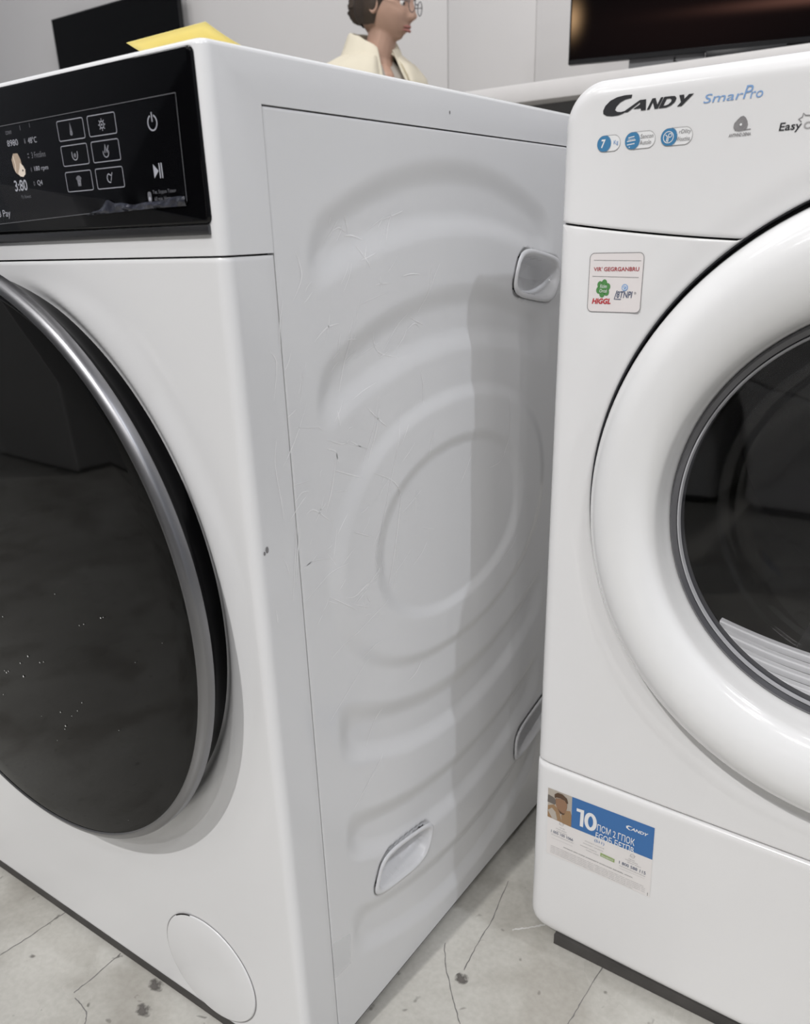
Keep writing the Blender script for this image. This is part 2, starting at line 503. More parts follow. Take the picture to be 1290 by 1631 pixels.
# top fascia with lid (one L-shaped shell)
bm = bmesh.new()
prof = [(0, .7375), (.0438, .7375), (.0438, .8208), (WD, .8208), (WD, .85), (0, .85)]
A = [bm.verts.new((-.6, y, z)) for y, z in prof]; B = [bm.verts.new((0, y, z)) for y, z in prof]
n = len(prof)
bm.faces.new(A); bm.faces.new(B[::-1])
for i in range(n):
    bm.faces.new((A[i], B[i], B[(i+1) % n], A[(i+1) % n]))
bm.normal_update()
ed = [e for e in bm.edges if all(abs(v.co.y) < 1e-6 for v in e.verts) and abs(e.verts[0].co.x-e.verts[1].co.x) < 1e-6]
bmesh.ops.bevel(bm, geom=ed, offset=.008, segments=6, affect='EDGES', profile=.5)
bm.normal_update()
ed = [e for e in bm.edges if all(abs(v.co.z-.85) < 1e-6 for v in e.verts)]
bmesh.ops.bevel(bm, geom=ed, offset=.0035, segments=3, affect='EDGES', profile=.5)
from_bm('top_cover', bm, ENAMEL, washer, WO, angle=50)

# side panel with stamped relief
def side_disp(x, y, z):
    def band_arc(o, ro, i, ri, half=.187, c=.267):
        d = np.maximum(np.hypot(y-c, z-o)-ro, ri-np.hypot(y-c, z-i))
        d = np.where(z > .5, d, 1)
        e = np.abs(y-c)-half
        k = .022
        h = np.clip(.5+.5*(d-e)/k, 0, 1)
        return e*(1-h)+d*h+k*h*(1-h)
    def band_par(zt, a, zb, b, y0=.28, lo=.079, hi=.462):
        t = zt+a*(y-y0)**2; bb = zb+b*(y-y0)**2
        s = 1/np.sqrt(1+(2*a*(y-y0))**2)
        d = np.maximum((z-t)*s, (bb-z)*s)
        e = np.maximum(lo-y, y-hi)
        k = .02
        h = np.clip(.5+.5*(d-e)/k, 0, 1)
        return e*(1-h)+d*h+k*h*(1-h)
    D = 0*z
    for d in (band_arc(.383, .413, .209, .538), band_arc(.283, .417, .189, .464),
              band_par(.3205, 1.45, .266, 1.5), band_par(.2155, 1.15, .157, 1.45), band_par(.1045, 1.2, .041, 1.5)):
        D = D+.0052*(1-ss(-.016, .007, d))
    def ell(a, b, cz, n=2.15):
        q = (np.abs(y-.267)/a)**n+(np.abs(z-cz)/b)**n
        return (q**(1/n)-1)*min(a, b)
    D = D-.0036*(1-ss(-.008, .007, ell(.185, .123, .489)))
    D = D+.0036*(1-ss(-.007, .006, ell(.127, .080, .489)))
    for cy, cz, a in SLOTS:
        D = D+.004*(1-ss(-.001, .003, slot_sdf(y, z, cy, cz, a, .046, .021, .014)))+.03*(1-ss(-.006, -.004, slot_sdf(y, z, cy, cz, a, .046, .021, .014)))
    return D
SLOTS = [(.163, .1565, -.20), (.452, .157, .22), (.425, .702, -.16)]
def slot_sdf(y, z, cy, cz, a, hw, hh, r):
    c, s = math.cos(a), math.sin(a)
    p = (y-cy)*c+(z-cz)*s; q = -(y-cy)*s+(z-cz)*c
    # soft parallelogram: ends lean with the band
    p = p-.25*q
    dx = np.abs(p)-hw+r; dz = np.abs(q)-hh+r
    return np.hypot(np.maximum(dx, 0), np.maximum(dz, 0))+np.minimum(np.maximum(dx, dz), 0)-r
ys = zs_(.0448, WD, .002)
PS = np.stack([0*ys, ys, 0*ys+1, 0*ys], -1)
sheet('side_panel', PS, zs_(.012, .8198, .002), side_disp, ENAMEL, washer, WO)
# left side panel (plain relief-free sheet faces away)
box('far_side_panel', (-.6, .0448, .012), (-.592, WD, .8198), ENAMEL, washer, WO, bev=.001)
box('back_panel', (-.592, WD-.006, .02), (-.001, WD, .82), mat('galvanised_back', (.5, .5, .51), .4, metal=.7, noise=.1), washer, WO)

# handle recess trays
for (cy, cz, a) in SLOTS:
    c, s = math.cos(a), math.sin(a)
    V = []; lv = [(1.0, .0015), (.985, .0032), (.95, .0035), (.92, .0030), (.89, .0), (.86, -.010), (.80, -.021), (.55, -.024), (.02, -.024)]
    n = 40
    for k in range(n):
        t = 2*PI*k/n
        # superellipse outline as rounded slot
        ct, st = math.cos(t), math.sin(t)
        pw = .52
        bx = .049*math.copysign(abs(ct)**pw, ct); bz = .0235*math.copysign(abs(st)**pw, st)
        for f, off in lv:
            g = 1-(1-f)*1.0
            px = bx-math.copysign(min(abs(bx), (1-g)*.049), bx) if f > .5 else bx*f
            pz = bz-math.copysign(min(abs(bz), (1-g)*.049), bz) if f > .5 else bz*f
            p = px+.25*pz
            V.append((off, cy+p*c-pz*s, cz+p*s+pz*c))
    Fs = gridfaces(n, len(lv), True)
    make('handle_recess', V, Fs, RECESS, washer, WO, True, None, 60)

# scratches on the side, front corner
def Spt(p):      # image pixel -> side plane (y, z); used only to lay out the wear marks at their real places
    v = r2*((p[0]-PPX)/F_PX)+d2*((p[1]-PPY)/F_PX)+fw
    t = (0-.3884)/v.x
    return (-.3721+t*v.y, .7469+t*v.z)
scr = []
def scratch(pts, w=.0005):
    scr.append((pts, w))
long_ = [[(489, 640), (470, 700), (450, 745)], [(592, 910), (610, 800), (640, 650)], 
         [(687, 420), (684, 460), (672, 500)], [(560, 520), (556, 575), (548, 625)], [(500, 545), (520, 522), (540, 515)], [(497, 465), (488, 478), (484, 482)],
         [(527, 1050), (570, 1000), (616, 952)], [(616, 950), (628, 880), (638, 800), (640, 790)], [(590, 752), (620, 765), (638, 790)], [(533, 749), (555, 755), (573, 760)],
         [(484, 905), (500, 893), (525, 888)], [(487, 957), (510, 930), (530, 908), (550, 895)], [(545, 951), (560, 948), (578, 930), (593, 923)], [(558, 960), (600, 905), (590, 922)],
         [(525, 1150), (555, 1100), (588, 1046)], [(563, 1290), (590, 1240), (612, 1200)], [(590, 1190), (600, 1160), (612, 1128)], [(650, 1085), (663, 1070), (672, 1052)],
         [(575, 1050), (590, 1028), (605, 1018)], [(585, 735), (598, 690), (604, 650)], [(573, 750), (590, 700), (602, 655)], [(584, 648), (600, 665), (617, 680)],
         [(470, 800), (480, 785), (492, 782)], [(462, 828), (480, 800), (488, 790)], [(487, 820), (500, 812), (526, 830)], [(519, 815), (528, 780), (535, 730)],
         [(440, 700), (438, 740), (448, 800), (452, 830)], [(450, 480), (445, 520), (447, 560)], [(466, 480), (480, 440), (470, 400)], [(658, 900), (672, 880), (680, 862)],
         [(733, 770), (745, 740), (752, 718)], [(668, 585), (673, 610), (674, 645)], [(618, 560), (640, 520), (655, 500)], [(600, 530), (610, 560), (640, 570)],
         [(655, 527), (668, 515), (676, 522)], [(660, 505), (672, 512), (684, 518)], [(640, 555), (652, 535), (656, 520)], [(472, 840), (470, 890), (466, 960)],
         [(478, 840), (474, 880), (470, 930)], [(808, 625), (806, 690), (800, 730), (780, 745)], [(785, 900), (810, 870), (818, 850)], [(700, 420), (690, 445), (680, 480)],
         [(430, 560), (440, 580), (436, 640)], [(520, 700), (545, 707), (556, 700)], [(520, 715), (535, 720), (537, 740)], [(615, 350), (640, 340), (650, 335)],
         [(610, 362), (614, 355), (617, 350)], [(535, 370), (548, 362), (560, 370)], [(556, 375), (570, 375), (585, 382)], [(575, 415), (590, 408), (600, 402)], [(640, 440), (655, 436), (670, 437)]]
for L_ in long_:
    scratch([Spt(p) for p in L_], random.uniform(.00035, .0006))
for _ in range(90):
    cx, cy = random.gauss(560, 60), random.uniform(350, 1000)
    if cx < 440 or cx > 830:
        continue
    a = random.choice([random.gauss(-1.0, .35), random.gauss(-1.4, .3), random.uniform(0, PI)])
    l = random.uniform(5, 26)
    b = random.uniform(-1.6, 1.6)
    P3 = [(cx-l*math.cos(a), cy-l*math.sin(a)), (cx+b, cy+b*.5), (cx+l*math.cos(a), cy+l*math.sin(a))]
    scratch([Spt(p) for p in P3], random.uniform(.0002, .0004))
V = []; Fs = []
for pts, w in scr:
    # resample a smooth curve and lay the ribbon on the relief
    Q = []
    for i in range(len(pts)-1):
        p0 = pts[max(i-1, 0)]; p1 = pts[i]; p2 = pts[i+1]; p3 = pts[min(i+2, len(pts)-1)]
        for k in range(8):
            t = k/8
            Q.append(tuple(.5*(2*p1[j]+(p2[j]-p0[j])*t+(2*p0[j]-5*p1[j]+4*p2[j]-p3[j])*t*t+(3*p1[j]-p0[j]-3*p2[j]+p3[j])*t**3) for j in (0, 1)))
    Q.append(pts[-1])
    Q = np.array(Q)
    if Q[:, 0].min() < .012:
        continue
    T = np.gradient(Q, axis=0); T /= np.linalg.norm(T, axis=1)[:, None]+1e-9
    Nn = np.stack([-T[:, 1], T[:, 0]], -1)
    tp = np.sin(np.linspace(.12, PI-.12, len(Q)))[:, None]
    for S in (Q+Nn*w*tp, Q-Nn*w*tp):
        D = np.where(S[:, 0] > .0448, side_disp(0*S[:, 0], S[:, 0], S[:, 1]), 0)
        V += [(-D[i]+.00025, S[i, 0], S[i, 1]) for i in range(len(Q))]
    b = len(V)-2*len(Q); n = len(Q)
    Fs += [(b+i, b+i+1, b+n+i+1, b+n+i) for i in range(n-1)]
o = make('scratch_marks', V, Fs, SCRATCH, washer, WO, False)
o['kind'] = 'stuff'; o['label'] = 'fine white scratches across the stamped side panel'

# little dent with dark chip on the front corner strip
for (y, z, r) in [(Spt((425, 876))+(.0016,)), (Spt((421, 882))+(.001,)), (Spt((716, 179))+(.0008,))]:
    n = 8
    make('paint_chip', [(.0003, y+r*math.cos(2*PI*k/n), z+1.6*r*math.sin(2*PI*k/n)) for k in range(n)], [list(range(n))], P_GREY, washer, WO, False)

# clear tape over the side seam
make('clear_tape', [(.0004, .0458, .1421), (.0004, .0711, .1328), (.0004, .068, .0967), (.0004, .0431, .0989),
                    (.0003, .0458, .1421), (.0003, .0711, .1328), (.0003, .068, .0967), (.0003, .0431, .0989)],
     [(0, 1, 2, 3), (7, 6, 5, 4), (0, 4, 5, 1), (1, 5, 6, 2), (2, 6, 7, 3), (3, 7, 4, 0)], TAPE, washer, WO, False)['label'] = 'scrap of clear tape across the seam'

# control panel
def panel_profile():
    bm = bmesh.new()
    P = rrect(-.594, .7552, -.0068, .8468, .004, 4)
    A = [bm.verts.new((x, .004, z)) for x, z in P]
    B = [bm.verts.new((x, -.0025, z)) for x, z in P]
    bm.faces.new(B)
    n = len(P)
    for i in range(n):
        bm.faces.new((A[i], A[(i+1) % n], B[(i+1) % n], B[i]))
    bm.normal_update()
    ed = [e for e in bm.edges if all(abs(v.co.y+.0025) < 1e-6 for v in e.verts)]
    bmesh.ops.bevel(bm, geom=ed, offset=.0022, segments=4, affect='EDGES', profile=.5)
    return bm
panel = from_bm('control_panel', panel_profile(), BLACKGLOSS, washer, WO, angle=60)
panel['label'] = 'glossy black touch control panel'
box('panel_trim', (-.594, -.0022, .7493), (-.0085, .004, .7549), TRIMGREY, washer, WO, bev=.0006)
PY = -.0026
# touch buttons: 3 rows x 2, each its own sub-part with its icon
def icon(p, k, u, z):
    if k == 0:      # droplet thermometer
        p.poly([(u, z+.0042), (u+.0009, z+.001), (u+.0013, z-.0015), (u+.0008, z-.0032), (u-.0008, z-.0032), (u-.0013, z-.0015), (u-.0009, z+.001)], LEDDIM)
        p.ring(u, z-.002, .0011, .0004, LED)
    elif k == 1:    # sun / soil cog
        p.ring(u, z, .0019, .0005, LED); p.circle(u, z, .0006, LED)
        for i in range(8):
            a = PI/4*i
            p.stroke([(u+.0024*math.cos(a), z+.0024*math.sin(a)), (u+.0034*math.cos(a), z+.0034*math.sin(a))], .0005, LED)
    elif k == 2:    # spin swirl in a basin
        p.ring(u, z, .0029, .0005, LED, a0=PI, a1=2*PI); p.stroke([(u-.0029, z), (u-.0029, z+.002)], .0005, LED)
        p.stroke([(u+.0029, z), (u+.0029, z+.002)], .0005, LED); p.circle(u, z-.0002, .0013, LEDDIM)
    elif k == 3:    # hand and basin
        p.ring(u, z-.0008, .0027, .0005, LED, a0=PI*.9, a1=2.1*PI); p.stroke([(u-.001, z-.001), (u, z+.0036), (u+.001, z)], .0006, LED)
        p.stroke([(u+.001, z-.001), (u+.0032, z+.003)], .0005, LED)
    elif k == 4:    # shirt
        p.poly([(u-.0030, z+.0018), (u-.0012, z+.0032), (u+.0012, z+.0032), (u+.0030, z+.0018), (u+.0019, z+.0002), (u+.0017, z-.003), (u-.0017, z-.003), (u-.0019, z+.0002)], LEDDIM)
        p.ring(u, z-.0006, .0012, .0005, LED)
    else:           # leaf arc
        p.ring(u, z, .0025, .0006, LED, a0=.6*PI, a1=1.6*PI); p.stroke([(u-.0008, z+.0024), (u+.002, z+.0012), (u+.003, z+.003)], .0006, LED)
        p.stroke([(u+.002, z+.001), (u+.001, z-.0016)], .0005, LED)
k = 0
for zt, zb in ((.8206, .8092), (.8062, .7945), (.7908, .7792)):
    for ul, ur in ((-.1388, -.1112), (-.1065, -.0792)):
        dz = 0
        p = Print(PY)
        p.stroke(rrect(ul, zb, ur, zt, .0012, 3), .00045, LED, closed=True)
        icon(p, k, (ul+ur)/2, (zt+zb)/2)
        p.build('touch_button', panel, WO)
        k += 1
p = Print(PY)
p.ring(-.0455, .8117, .0040, .0008, LED, a0=.62*PI, a1=2.38*PI); p.stroke([(-.0455, .8122), (-.0455, .8172)], .0008, LED)
p.build('power_symbol', panel, WO)
p = Print(PY)
p.poly([(-.0500, .7900), (-.0500, .7822), (-.0455, .7861)], LED)
p.stroke([(-.0444, .7902), (-.0444, .7820)], .0009, LED); p.stroke([(-.0424, .7902), (-.0424, .7820)], .0009, LED)
p.build('play_pause_symbol', panel, WO)
p = Print(PY)
p.text('cown', -.1985, .8180, .007, .0022, LEDDIM)
p.text('8980', -.1990, .8108, .013, .0038, LED)
p.text('3:80', -.2000, .7826, .0155, .0070, LED, bold=.012)
p.text('Ys fowst', -.1945, .7778, .012, .0022, LEDDIM)
for i, (a, b, w1) in enumerate((('i', '48°C', .010), ('=', '3 Fntdinn', .016), ('@', '180 rpm', .016), ('o', 'Q4', .006))):
    z = (.8108, .8018, .7932, .7846)[i]; u = (-.1775, -.1765, -.1760, -.1755)[i]
    p.text(a, u-.001, z+.0004, .0016, .0028, LEDDIM); p.text(b, u+.0035, z, w1, .0036, LEDDIM if i == 1 else LED)
p.stroke([(-.1805, .8223), (-.1805, .8193)], .0004, LEDDIM); p.stroke([(-.1690, .8226), (-.1690, .8200)], .0004, LEDDIM)
p.text('8 Pay', -.2275, .7655, .0155, .0060, LED)
p.build('display_text', panel, WO)
p = Print(PY)
p.poly([(-.1975, .7995), (-.1945, .8032), (-.1890, .8030), (-.1868, .7990), (-.1862, .7945), (-.1850, .7915), (-.1870, .7895), (-.1910, .7892), (-.1950, .7912), (-.1968, .7945)], LEDTAN)
p.poly([(-.1880, .7972), (-.1850, .7950), (-.1832, .7925), (-.1840, .7897), (-.1870, .7882), (-.1905, .7888), (-.1925, .7905), (-.1895, .7940)], LEDCRM, 2)
p.stroke([(-.1950, .8020), (-.1938, .7960), (-.1950, .7920)], .0008, LEDCRM, 2)
p.circle(-.1860, .7922, .0007, BLACKGLOSS, 3, 10)
p.V = [(a, b_, c+.0030) for a, b_, c in p.V]
p.build('display_picture', panel, WO, 'small beige picture lit on the display')
p = Print(PY)
p.text('Tes, Scypxs Tsteor', -.0535, .7732, .0215, .0026, LEDDIM); p.text('60 min. Hrstor', -.0525, .7698, .0165, .0022, LEDDIM)
p.poly(rrect(-.0585, .7694, -.0550, .7752, .0014, 3), LEDDIM); p.circle(-.0567, .7712, .0011, LED, 2, 12)
p.build('notice_text', panel, WO)
# protective film over the display, its edge glints drawn as faint glowing strokes, wrinkled at the bottom
nu, nv = 90, 40
V = []
for i in range(nu):
    for j in range(nv):
        u = -.36+(.3385)*i/(nu-1); t = j/(nv-1)
        top = .8246+(u+.0213)*.006; bot = .7672+max(0, -u-.05)*-.028
        z = bot+(top-bot)*t
        wr = max(0, 1-t*5.5)*max(0, min(1, (u+.125)/.04))
        off = .0008+wr*(.0012+.0011*math.sin(u*310+t*9)+.0008*math.sin(u*790+t*31))
        V.append((u, PY-off, z))
film = make('protective_film', V, gridfaces(nu, nv), FILM, panel, WO)
film['label'] = 'clear protective film with a wrinkled lower edge'
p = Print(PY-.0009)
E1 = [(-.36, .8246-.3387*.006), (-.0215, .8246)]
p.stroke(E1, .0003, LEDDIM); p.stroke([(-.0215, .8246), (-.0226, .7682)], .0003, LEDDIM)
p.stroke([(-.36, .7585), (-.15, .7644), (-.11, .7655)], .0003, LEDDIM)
p.build('film_edge_glint', panel, WO)
# crumpled strip of film along the bottom edge: real little folds
V = []; nu, nv = 110, 12
for i in range(nu):
    u = -.124+.1005*i/(nu-1)
    hgt = .0022+.0050*math.exp(-((u+.098)/.006)**2)+.0030*math.exp(-((u+.085)/.010)**2)+.0016*math.exp(-((u+.06)/.012)**2)+.0034*math.exp(-((u+.030)/.016)**2)
    hgt *= ss(-.124, -.112, u)
    bz = .7668-.024*max(0, -u-.05)-.0010
    for j in range(nv):
        t = j/(nv-1)
        fold = .5+.5*math.sin(u*230+t*2.2)+.35*math.sin(u*610-t*3+1)
        V.append((u, PY-.0011-.0013*math.sin(PI*t)*fold, bz+hgt*t))
make('film_wrinkle', V, gridfaces(nu, nv), CREASE, panel, WO, True)

# door: dark flared body, steel ring, black glass
door = lathe('door', [(.2500, -.009, *DC), (.2543, -.005, *DC), (.2552, .001, *DC), (.2585, .011, *DC), (.2655, .0205, *DC), (.2662, .0225, *DC), (.262, .0235, *DC)], BLACKMATT, washer, WO, seg=160)
door['label'] = 'round black glass porthole door'
lathe('metal_ring', [(.262, .0225, *DC), (.2685, .0228, *DC), (.2695, .0238, *DC), (.2697, .0300, *DC), (.2688, .0318, *DC), (.2645, .0342, *DC), (.2628, .0345, *DC), (.2615, .0335, *DC)], STEEL, door, WO, seg=192)
V = [(DC[0], -.0352, DC[1])]; prof = [(.02, .0352), (.08, .0351), (.14, .03495), (.20, .0346), (.24, .0342), (.257, .0339), (.2618, .0332)]
n = 160; Fs = []
for k in range(n):
    t = 2*PI*k/n
    V += [(DC[0]+r*math.cos(t), -o_, DC[1]+r*math.sin(t)) for r, o_ in prof]
q = len(prof)
for k in range(n):
    a = 1+k*q; b = 1+((k+1) % n)*q
    Fs.append((0, a, b))
    Fs += [(a+j, a+j+1, b+j+1, b+j) for j in range(q-1)]
make('door_glass', V, Fs, BLACKGLASS, door, WO)
# bright specks of dust and water on the door glass
def Gpt(p, y=-.0352):
    v = r2*((p[0]-PPX)/F_PX)+d2*((p[1]-PPY)/F_PX)+fw
    t = (y+.3721)/v.y
    return (.3884+t*v.x, .7469+t*v.z)
p = Print(-.0356)
for (x, y, r) in [(38, 1077, 2.6), (11, 1071, 2), (14, 1069, 1.6), (8, 1068, 1.2), (45, 1045, 2.2), (33, 1056, 1.8), (64, 1055, 1.6), (70, 1054, 1.2), (88, 946, 1), (127, 996, 1), (134, 994, 1), (161, 984, 1.6), (165, 983, 1),
                  (97, 1134, 1.6), (115, 1140, 1), (124, 1132, 1.2), (131, 1119, 1.2), (105, 1156, 2), (104, 1161, 1.2), (5, 982, 1.4), (6, 1106, 1.2), (190, 1163, .9), (92, 1179, .8), (67, 1140, .7), (216, 1055, .7), (98, 1310, .9), (259, 1024, .6), (6, 1233, .7), (205, 1306, .6)]:
    u, z = Gpt((x, y)); p.circle(u, z, r*.00042, DUST, 1, 7)
o = p.build('water_specks', door, WO, 'tiny bright water and dust specks on the door glass'); o['kind'] = 'stuff'

# filter cap low at the right of the front
FC = (-.1265, .0752)
lathe('filter_cap_gap', [(.0634, .0004, *FC), (.0624, .0004, *FC)], P_GREY, washer, WO, seg=96)
cap = lathe('filter_cap', [(.0624, -.001, *FC), (.0624, .0004, *FC), (.0619, .0012, *FC), (.0610, .0014, *FC), (.03, .0014, *FC), (.0005, .0014, *FC)], ENAMEL, washer, WO, seg=96, angle=60)
lathe('finger_notch', [(.0634, .0014, *FC), (.0622, .0016, *FC)], BLACKMATT, cap, WO, seg=16, a0=1.85, a1=2.25)
box('floor_shade_strip', (-.59, -.0005, .001), (-.006, WD-.01, .0135), FLOOR_SHADE, washer, WO)  # dark box put in for the shaded floor strip under the front
for fx in (-.55, -.05):
    for fy in (.06, WD-.06):
        bm = bmesh.new(); tube(bm, [(fx, fy, 0), (fx, fy, .004), (fx, fy, .016)], [.02, .021, .014], 16)
        from_bm('foot', bm, FOOTRUB, washer, WO)

# ================================================================== TUMBLE DRYER (local frame: u right, v back, z up)
DX, DY, DA = .08414, .28625, -.02181
DW, DD, DH = .596, .55, .8462
DO = (DW/2, .28, 0)
ca, sa = math.cos(DA), math.sin(DA)
dryer = empty('tumble_dryer', (DX+DO[0]*ca-DO[1]*sa, DY+DO[0]*sa+DO[1]*ca, 0), 'white tumble dryer on the right with blue badges, stickers and a large white porthole door', 'tumble dryer', DA)
GC = (.2905, .5325)     # door circle centre
RG = .2496              # groove radius
def outline_sdf(u, z):
    """inside distance (positive) to the rounded front outline"""
    cz = (DH+.012)/2
    hz = (DH-.012)/2
    px = np.abs(u-DW/2)-DW/2; pz = np.abs(z-cz)-hz
    r = np.where(z > cz, .030, .022)
    qx = px+r; qz = pz+r
    return -(np.hypot(np.maximum(qx, 0), np.maximum(qz, 0))+np.minimum(np.maximum(qx, qz), 0)-r)
def front_v(u, z, rc=.013):
    d = np.clip(outline_sdf(u, z), 0, rc)
    v = rc-np.sqrt(np.maximum(rc*rc-(rc-d)**2, 0))
    v = v-.004*(1-((u-DW/2)/(DW/2))**2)
    return v
def seam_z(u):
    return .7496-.0215*(1-((DW/2-u)/(DW/2))**2)

def polar_panel(name, centre, thetas, rin, rout, m, extra=None, nr=34, lip_in=.0016, lip_out=.0016, skirt=.009, parent=None):
    """sheet between two star-shaped borders round a centre; borders are softened and folded back"""
    V = []
    ts = .5-.5*np.cos(np.linspace(0, PI, nr))
    for th in thetas:
        a, b = rin(th), rout(th)
        b = max(b, a+.0004)
        rs = a+(b-a)*ts
        u = centre[0]+rs*math.cos(th); z = centre[1]+rs*math.sin(th)
        v = front_v(u, z)
        di = rs-a; do = b-rs
        L = .003
        for dd, lp in ((di, lip_in), (do, lip_out)):
            q = np.clip(dd/L, 0, 1)
            v = v+lp*(1-np.sqrt(np.maximum(1-(1-q)**2, 0)))
        if extra is not None:
            v = v+extra(u, z)
        uu = np.concatenate([[u[0]], u, [u[-1]]]); zz = np.concatenate([[z[0]], z, [z[-1]]])
        vv = np.concatenate([[v[0]+skirt], v, [v[-1]+skirt]])
        V += list(zip(uu, vv, zz))
    return make(name, V, gridfaces(len(thetas), nr+2), m, parent, DO, True, None, 55)

def ray_to(fn, c, th, rmax=.9):
    """first radius where fn (inside > 0) turns negative"""
    lo, hi = 0.0, rmax
    rr = np.linspace(0, rmax, 260)
    val = fn(c[0]+rr*math.cos(th), c[1]+rr*math.sin(th))
    idx = np.where(val < 0)[0]
    if len(idx) == 0:
        return rmax
    lo, hi = rr[max(idx[0]-1, 0)], rr[idx[0]]
    for _ in range(30):
        m_ = (lo+hi)/2
        if fn(np.array([c[0]+m_*math.cos(th)]), np.array([c[1]+m_*math.sin(th)]))[0] < 0:
            hi = m_
        else:
            lo = m_
    return lo
ZK = .2362
main_in = lambda u, z: np.minimum(np.minimum(outline_sdf(u, z), z-ZK-.0006), seam_z(u)-.0007-z)
fas_in = lambda u, z: np.minimum(outline_sdf(u, z), z-.3)
def ang(u, z):
    return math.atan2(z-GC[1], u-GC[0])
# main front panel
a_tl = ang(0, .749); a_tr = ang(DW, .749)
cusp_l = None
th_list = []
# angles from the left cusp (where the seam meets the door groove) down round to the right cusp
def seam_r(th):
    return ray_to(lambda u, z: seam_z(u)+.0007-z, GC, th, .5) if math.sin(th) > .05 else 1e3
lo, hi = PI/2, a_tl
for _ in range(40):
    m_ = (lo+hi)/2
    if seam_r(m_) > RG: hi = m_
    else: lo = m_
cusp_l = hi
cusp_r = PI-cusp_l
lo, hi = a_tr, PI/2
for _ in range(40):
    m_ = (lo+hi)/2
    if seam_r(m_) > RG: lo = m_
    else: hi = m_
cusp_r = lo
corners = [a_tl, ang(0, ZK)+2*PI, ang(DW, ZK)+2*PI, a_tr+2*PI]
ths = sorted(list(np.linspace(cusp_l, cusp_r+2*PI, 300))+[c+e for c in corners for e in (-.002, 0, .002)])
def groove_dip(u, z):
    r = np.hypot(u-GC[0], z-GC[1])
    return .0035*(1-ss(RG, RG+.022, r))
polar_panel('front_panel', GC, ths, lambda t: RG, lambda t: ray_to(main_in, GC, t), PLASTIC, groove_dip, lip_in=.003, parent=dryer)
# control fascia above the seam
th2 = sorted(list(np.linspace(a_tr+.0005, a_tl-.0005, 260)))
fascia = polar_panel('control_fascia', GC, th2, lambda t: max(RG, seam_r(t) if seam_r(t) < 1 else 0), lambda t: ray_to(fas_in, GC, t), PLASTIC,
                     groove_dip, lip_in=.002, lip_out=0, parent=dryer)
# kick panel
KC = (DW/2, .124)
kick_in = lambda u, z: np.minimum(outline_sdf(u, z), .2348-z)
thk = sorted(list(np.linspace(0, 2*PI, 260))+[math.atan2(.2348-KC[1], s*DW/2)+e for s in (-1, 1) for e in (-.003, 0, .003)])
def kick_extra(u, z):
    return -.0018+.004*(1-np.sqrt(np.maximum(1-(1-np.clip((.2348-z)/.005, 0, 1))**2, 0)))
polar_panel('kick_panel', KC, thk, lambda t: .001, lambda t: ray_to(kick_in, KC, t), PLASTIC, kick_extra, lip_in=0, lip_out=0, parent=dryer)
# cabinet behind: open-fronted shell so the drum shows through the door
V = []; Fs = []
O_ = rrect(.0008, .014, DW-.0008, DH-.0008, .029, 8)
n = len(O_)
for y in (.0135, DD):
    V += [(a, y, b) for a, b in O_]
Fs = [(k, (k+1) % n, n+(k+1) % n, n+k) for k in range(n)]+[list(range(n, 2*n))]
make('cabinet', V, Fs, ENAMEL, dryer, DO, True, None, 40)
# dark bulkhead ring behind the front panels (seen in the seams and the door groove)
V = []; n = 96
for k in range(n):
    t = 2*PI*k/n
    c, s = math.cos(t), math.sin(t)
    ro = ray_to(lambda u, z: np.minimum(np.minimum(u-.012, DW-.012-u), np.minimum(z-.02, .83-z)), GC, t)
    for r in (.19, .25, ro):
        V.append((GC[0]+r*c, .0145, GC[1]+r*s))
make('bulkhead', V, gridfaces(n, 3, True), DARKGAP, dryer, DO)

# dryer door: broad white ring
def dr(r, off):
    f = min(1, max(0, (.236-r)/.08))
    return (r, off, GC[0]-.0165*f, GC[1]+.0015*f)
prof = [dr(.2400, -.006), dr(.2435, -.004), dr(.2446, -.001), dr(.2444, .004), dr(.2428, .011), dr(.2395, .0185), dr(.2345, .025), dr(.228, .0297), dr(.220, .0330), dr(.211, .0347), dr(.201, .0342), dr(.192, .0325),
        dr(.184, .0293), dr(.177, .0252), dr(.1715, .0205), dr(.1695, .0165), dr(.1675, .008), dr(.1655, -.002), dr(.1640, -.006)]
ddoor = lathe('door', prof, DOORWHITE, dryer, DO, seg=180, angle=70)
lathe('door_gap_shade', [dr(.2402, -.0050), dr(.2420, -.0060), dr(.2420, -.012), dr(.24, -.014)], DARKGAP, ddoor, DO, seg=160)  # dark ring added so the gap behind the door looks shaded
lathe('groove_shade_ring', [(RG+.0002, -.0036, *GC), (RG-.0006, -.0034, *GC), (RG-.0012, -.0040, *GC), (RG-.0012, -.0140, *GC)], mat('groove_shade_grey', (.03, .031, .036), .5, noise=.1), dryer, DO, seg=180)  # dark band added to put shade into the groove
ddoor['label'] = 'wide glossy white ring door with a clear centre'
lathe('smoked_rim', [dr(.1642, -.008), dr(.1640, -.0035), dr(.1615, -.0015), dr(.1570, -.0030), dr(.1555, -.008), dr(.154, -.014)], RIM, ddoor, DO, seg=160)
lathe('clear_edge', [dr(.1562, -.0045), dr(.1558, -.0020), dr(.1546, -.0018), dr(.1538, -.0050)], RIMLIGHT, ddoor, DO, seg=160)
c0 = dr(.15, 0)[2:]
prof = [(.1545, -.0060), (.14, -.0068), (.11, -.0078), (.07, -.0086), (.03, -.0090), (.0004, -.0090)]
lathe('door_pane', [(r, o_, *c0) for r, o_ in prof], CLEAR, ddoor, DO, seg=128)
prof = [(.152, -.012), (.146, -.03), (.140, -.050), (.135, -.0545), (.130, -.056), (.124, -.054), (.118, -.056), (.09, -.060), (.05, -.062), (.0004, -.063)]
lathe('glass_bowl', [(r, o_, *c0) for r, o_ in prof], BOWL, ddoor, DO, seg=128)
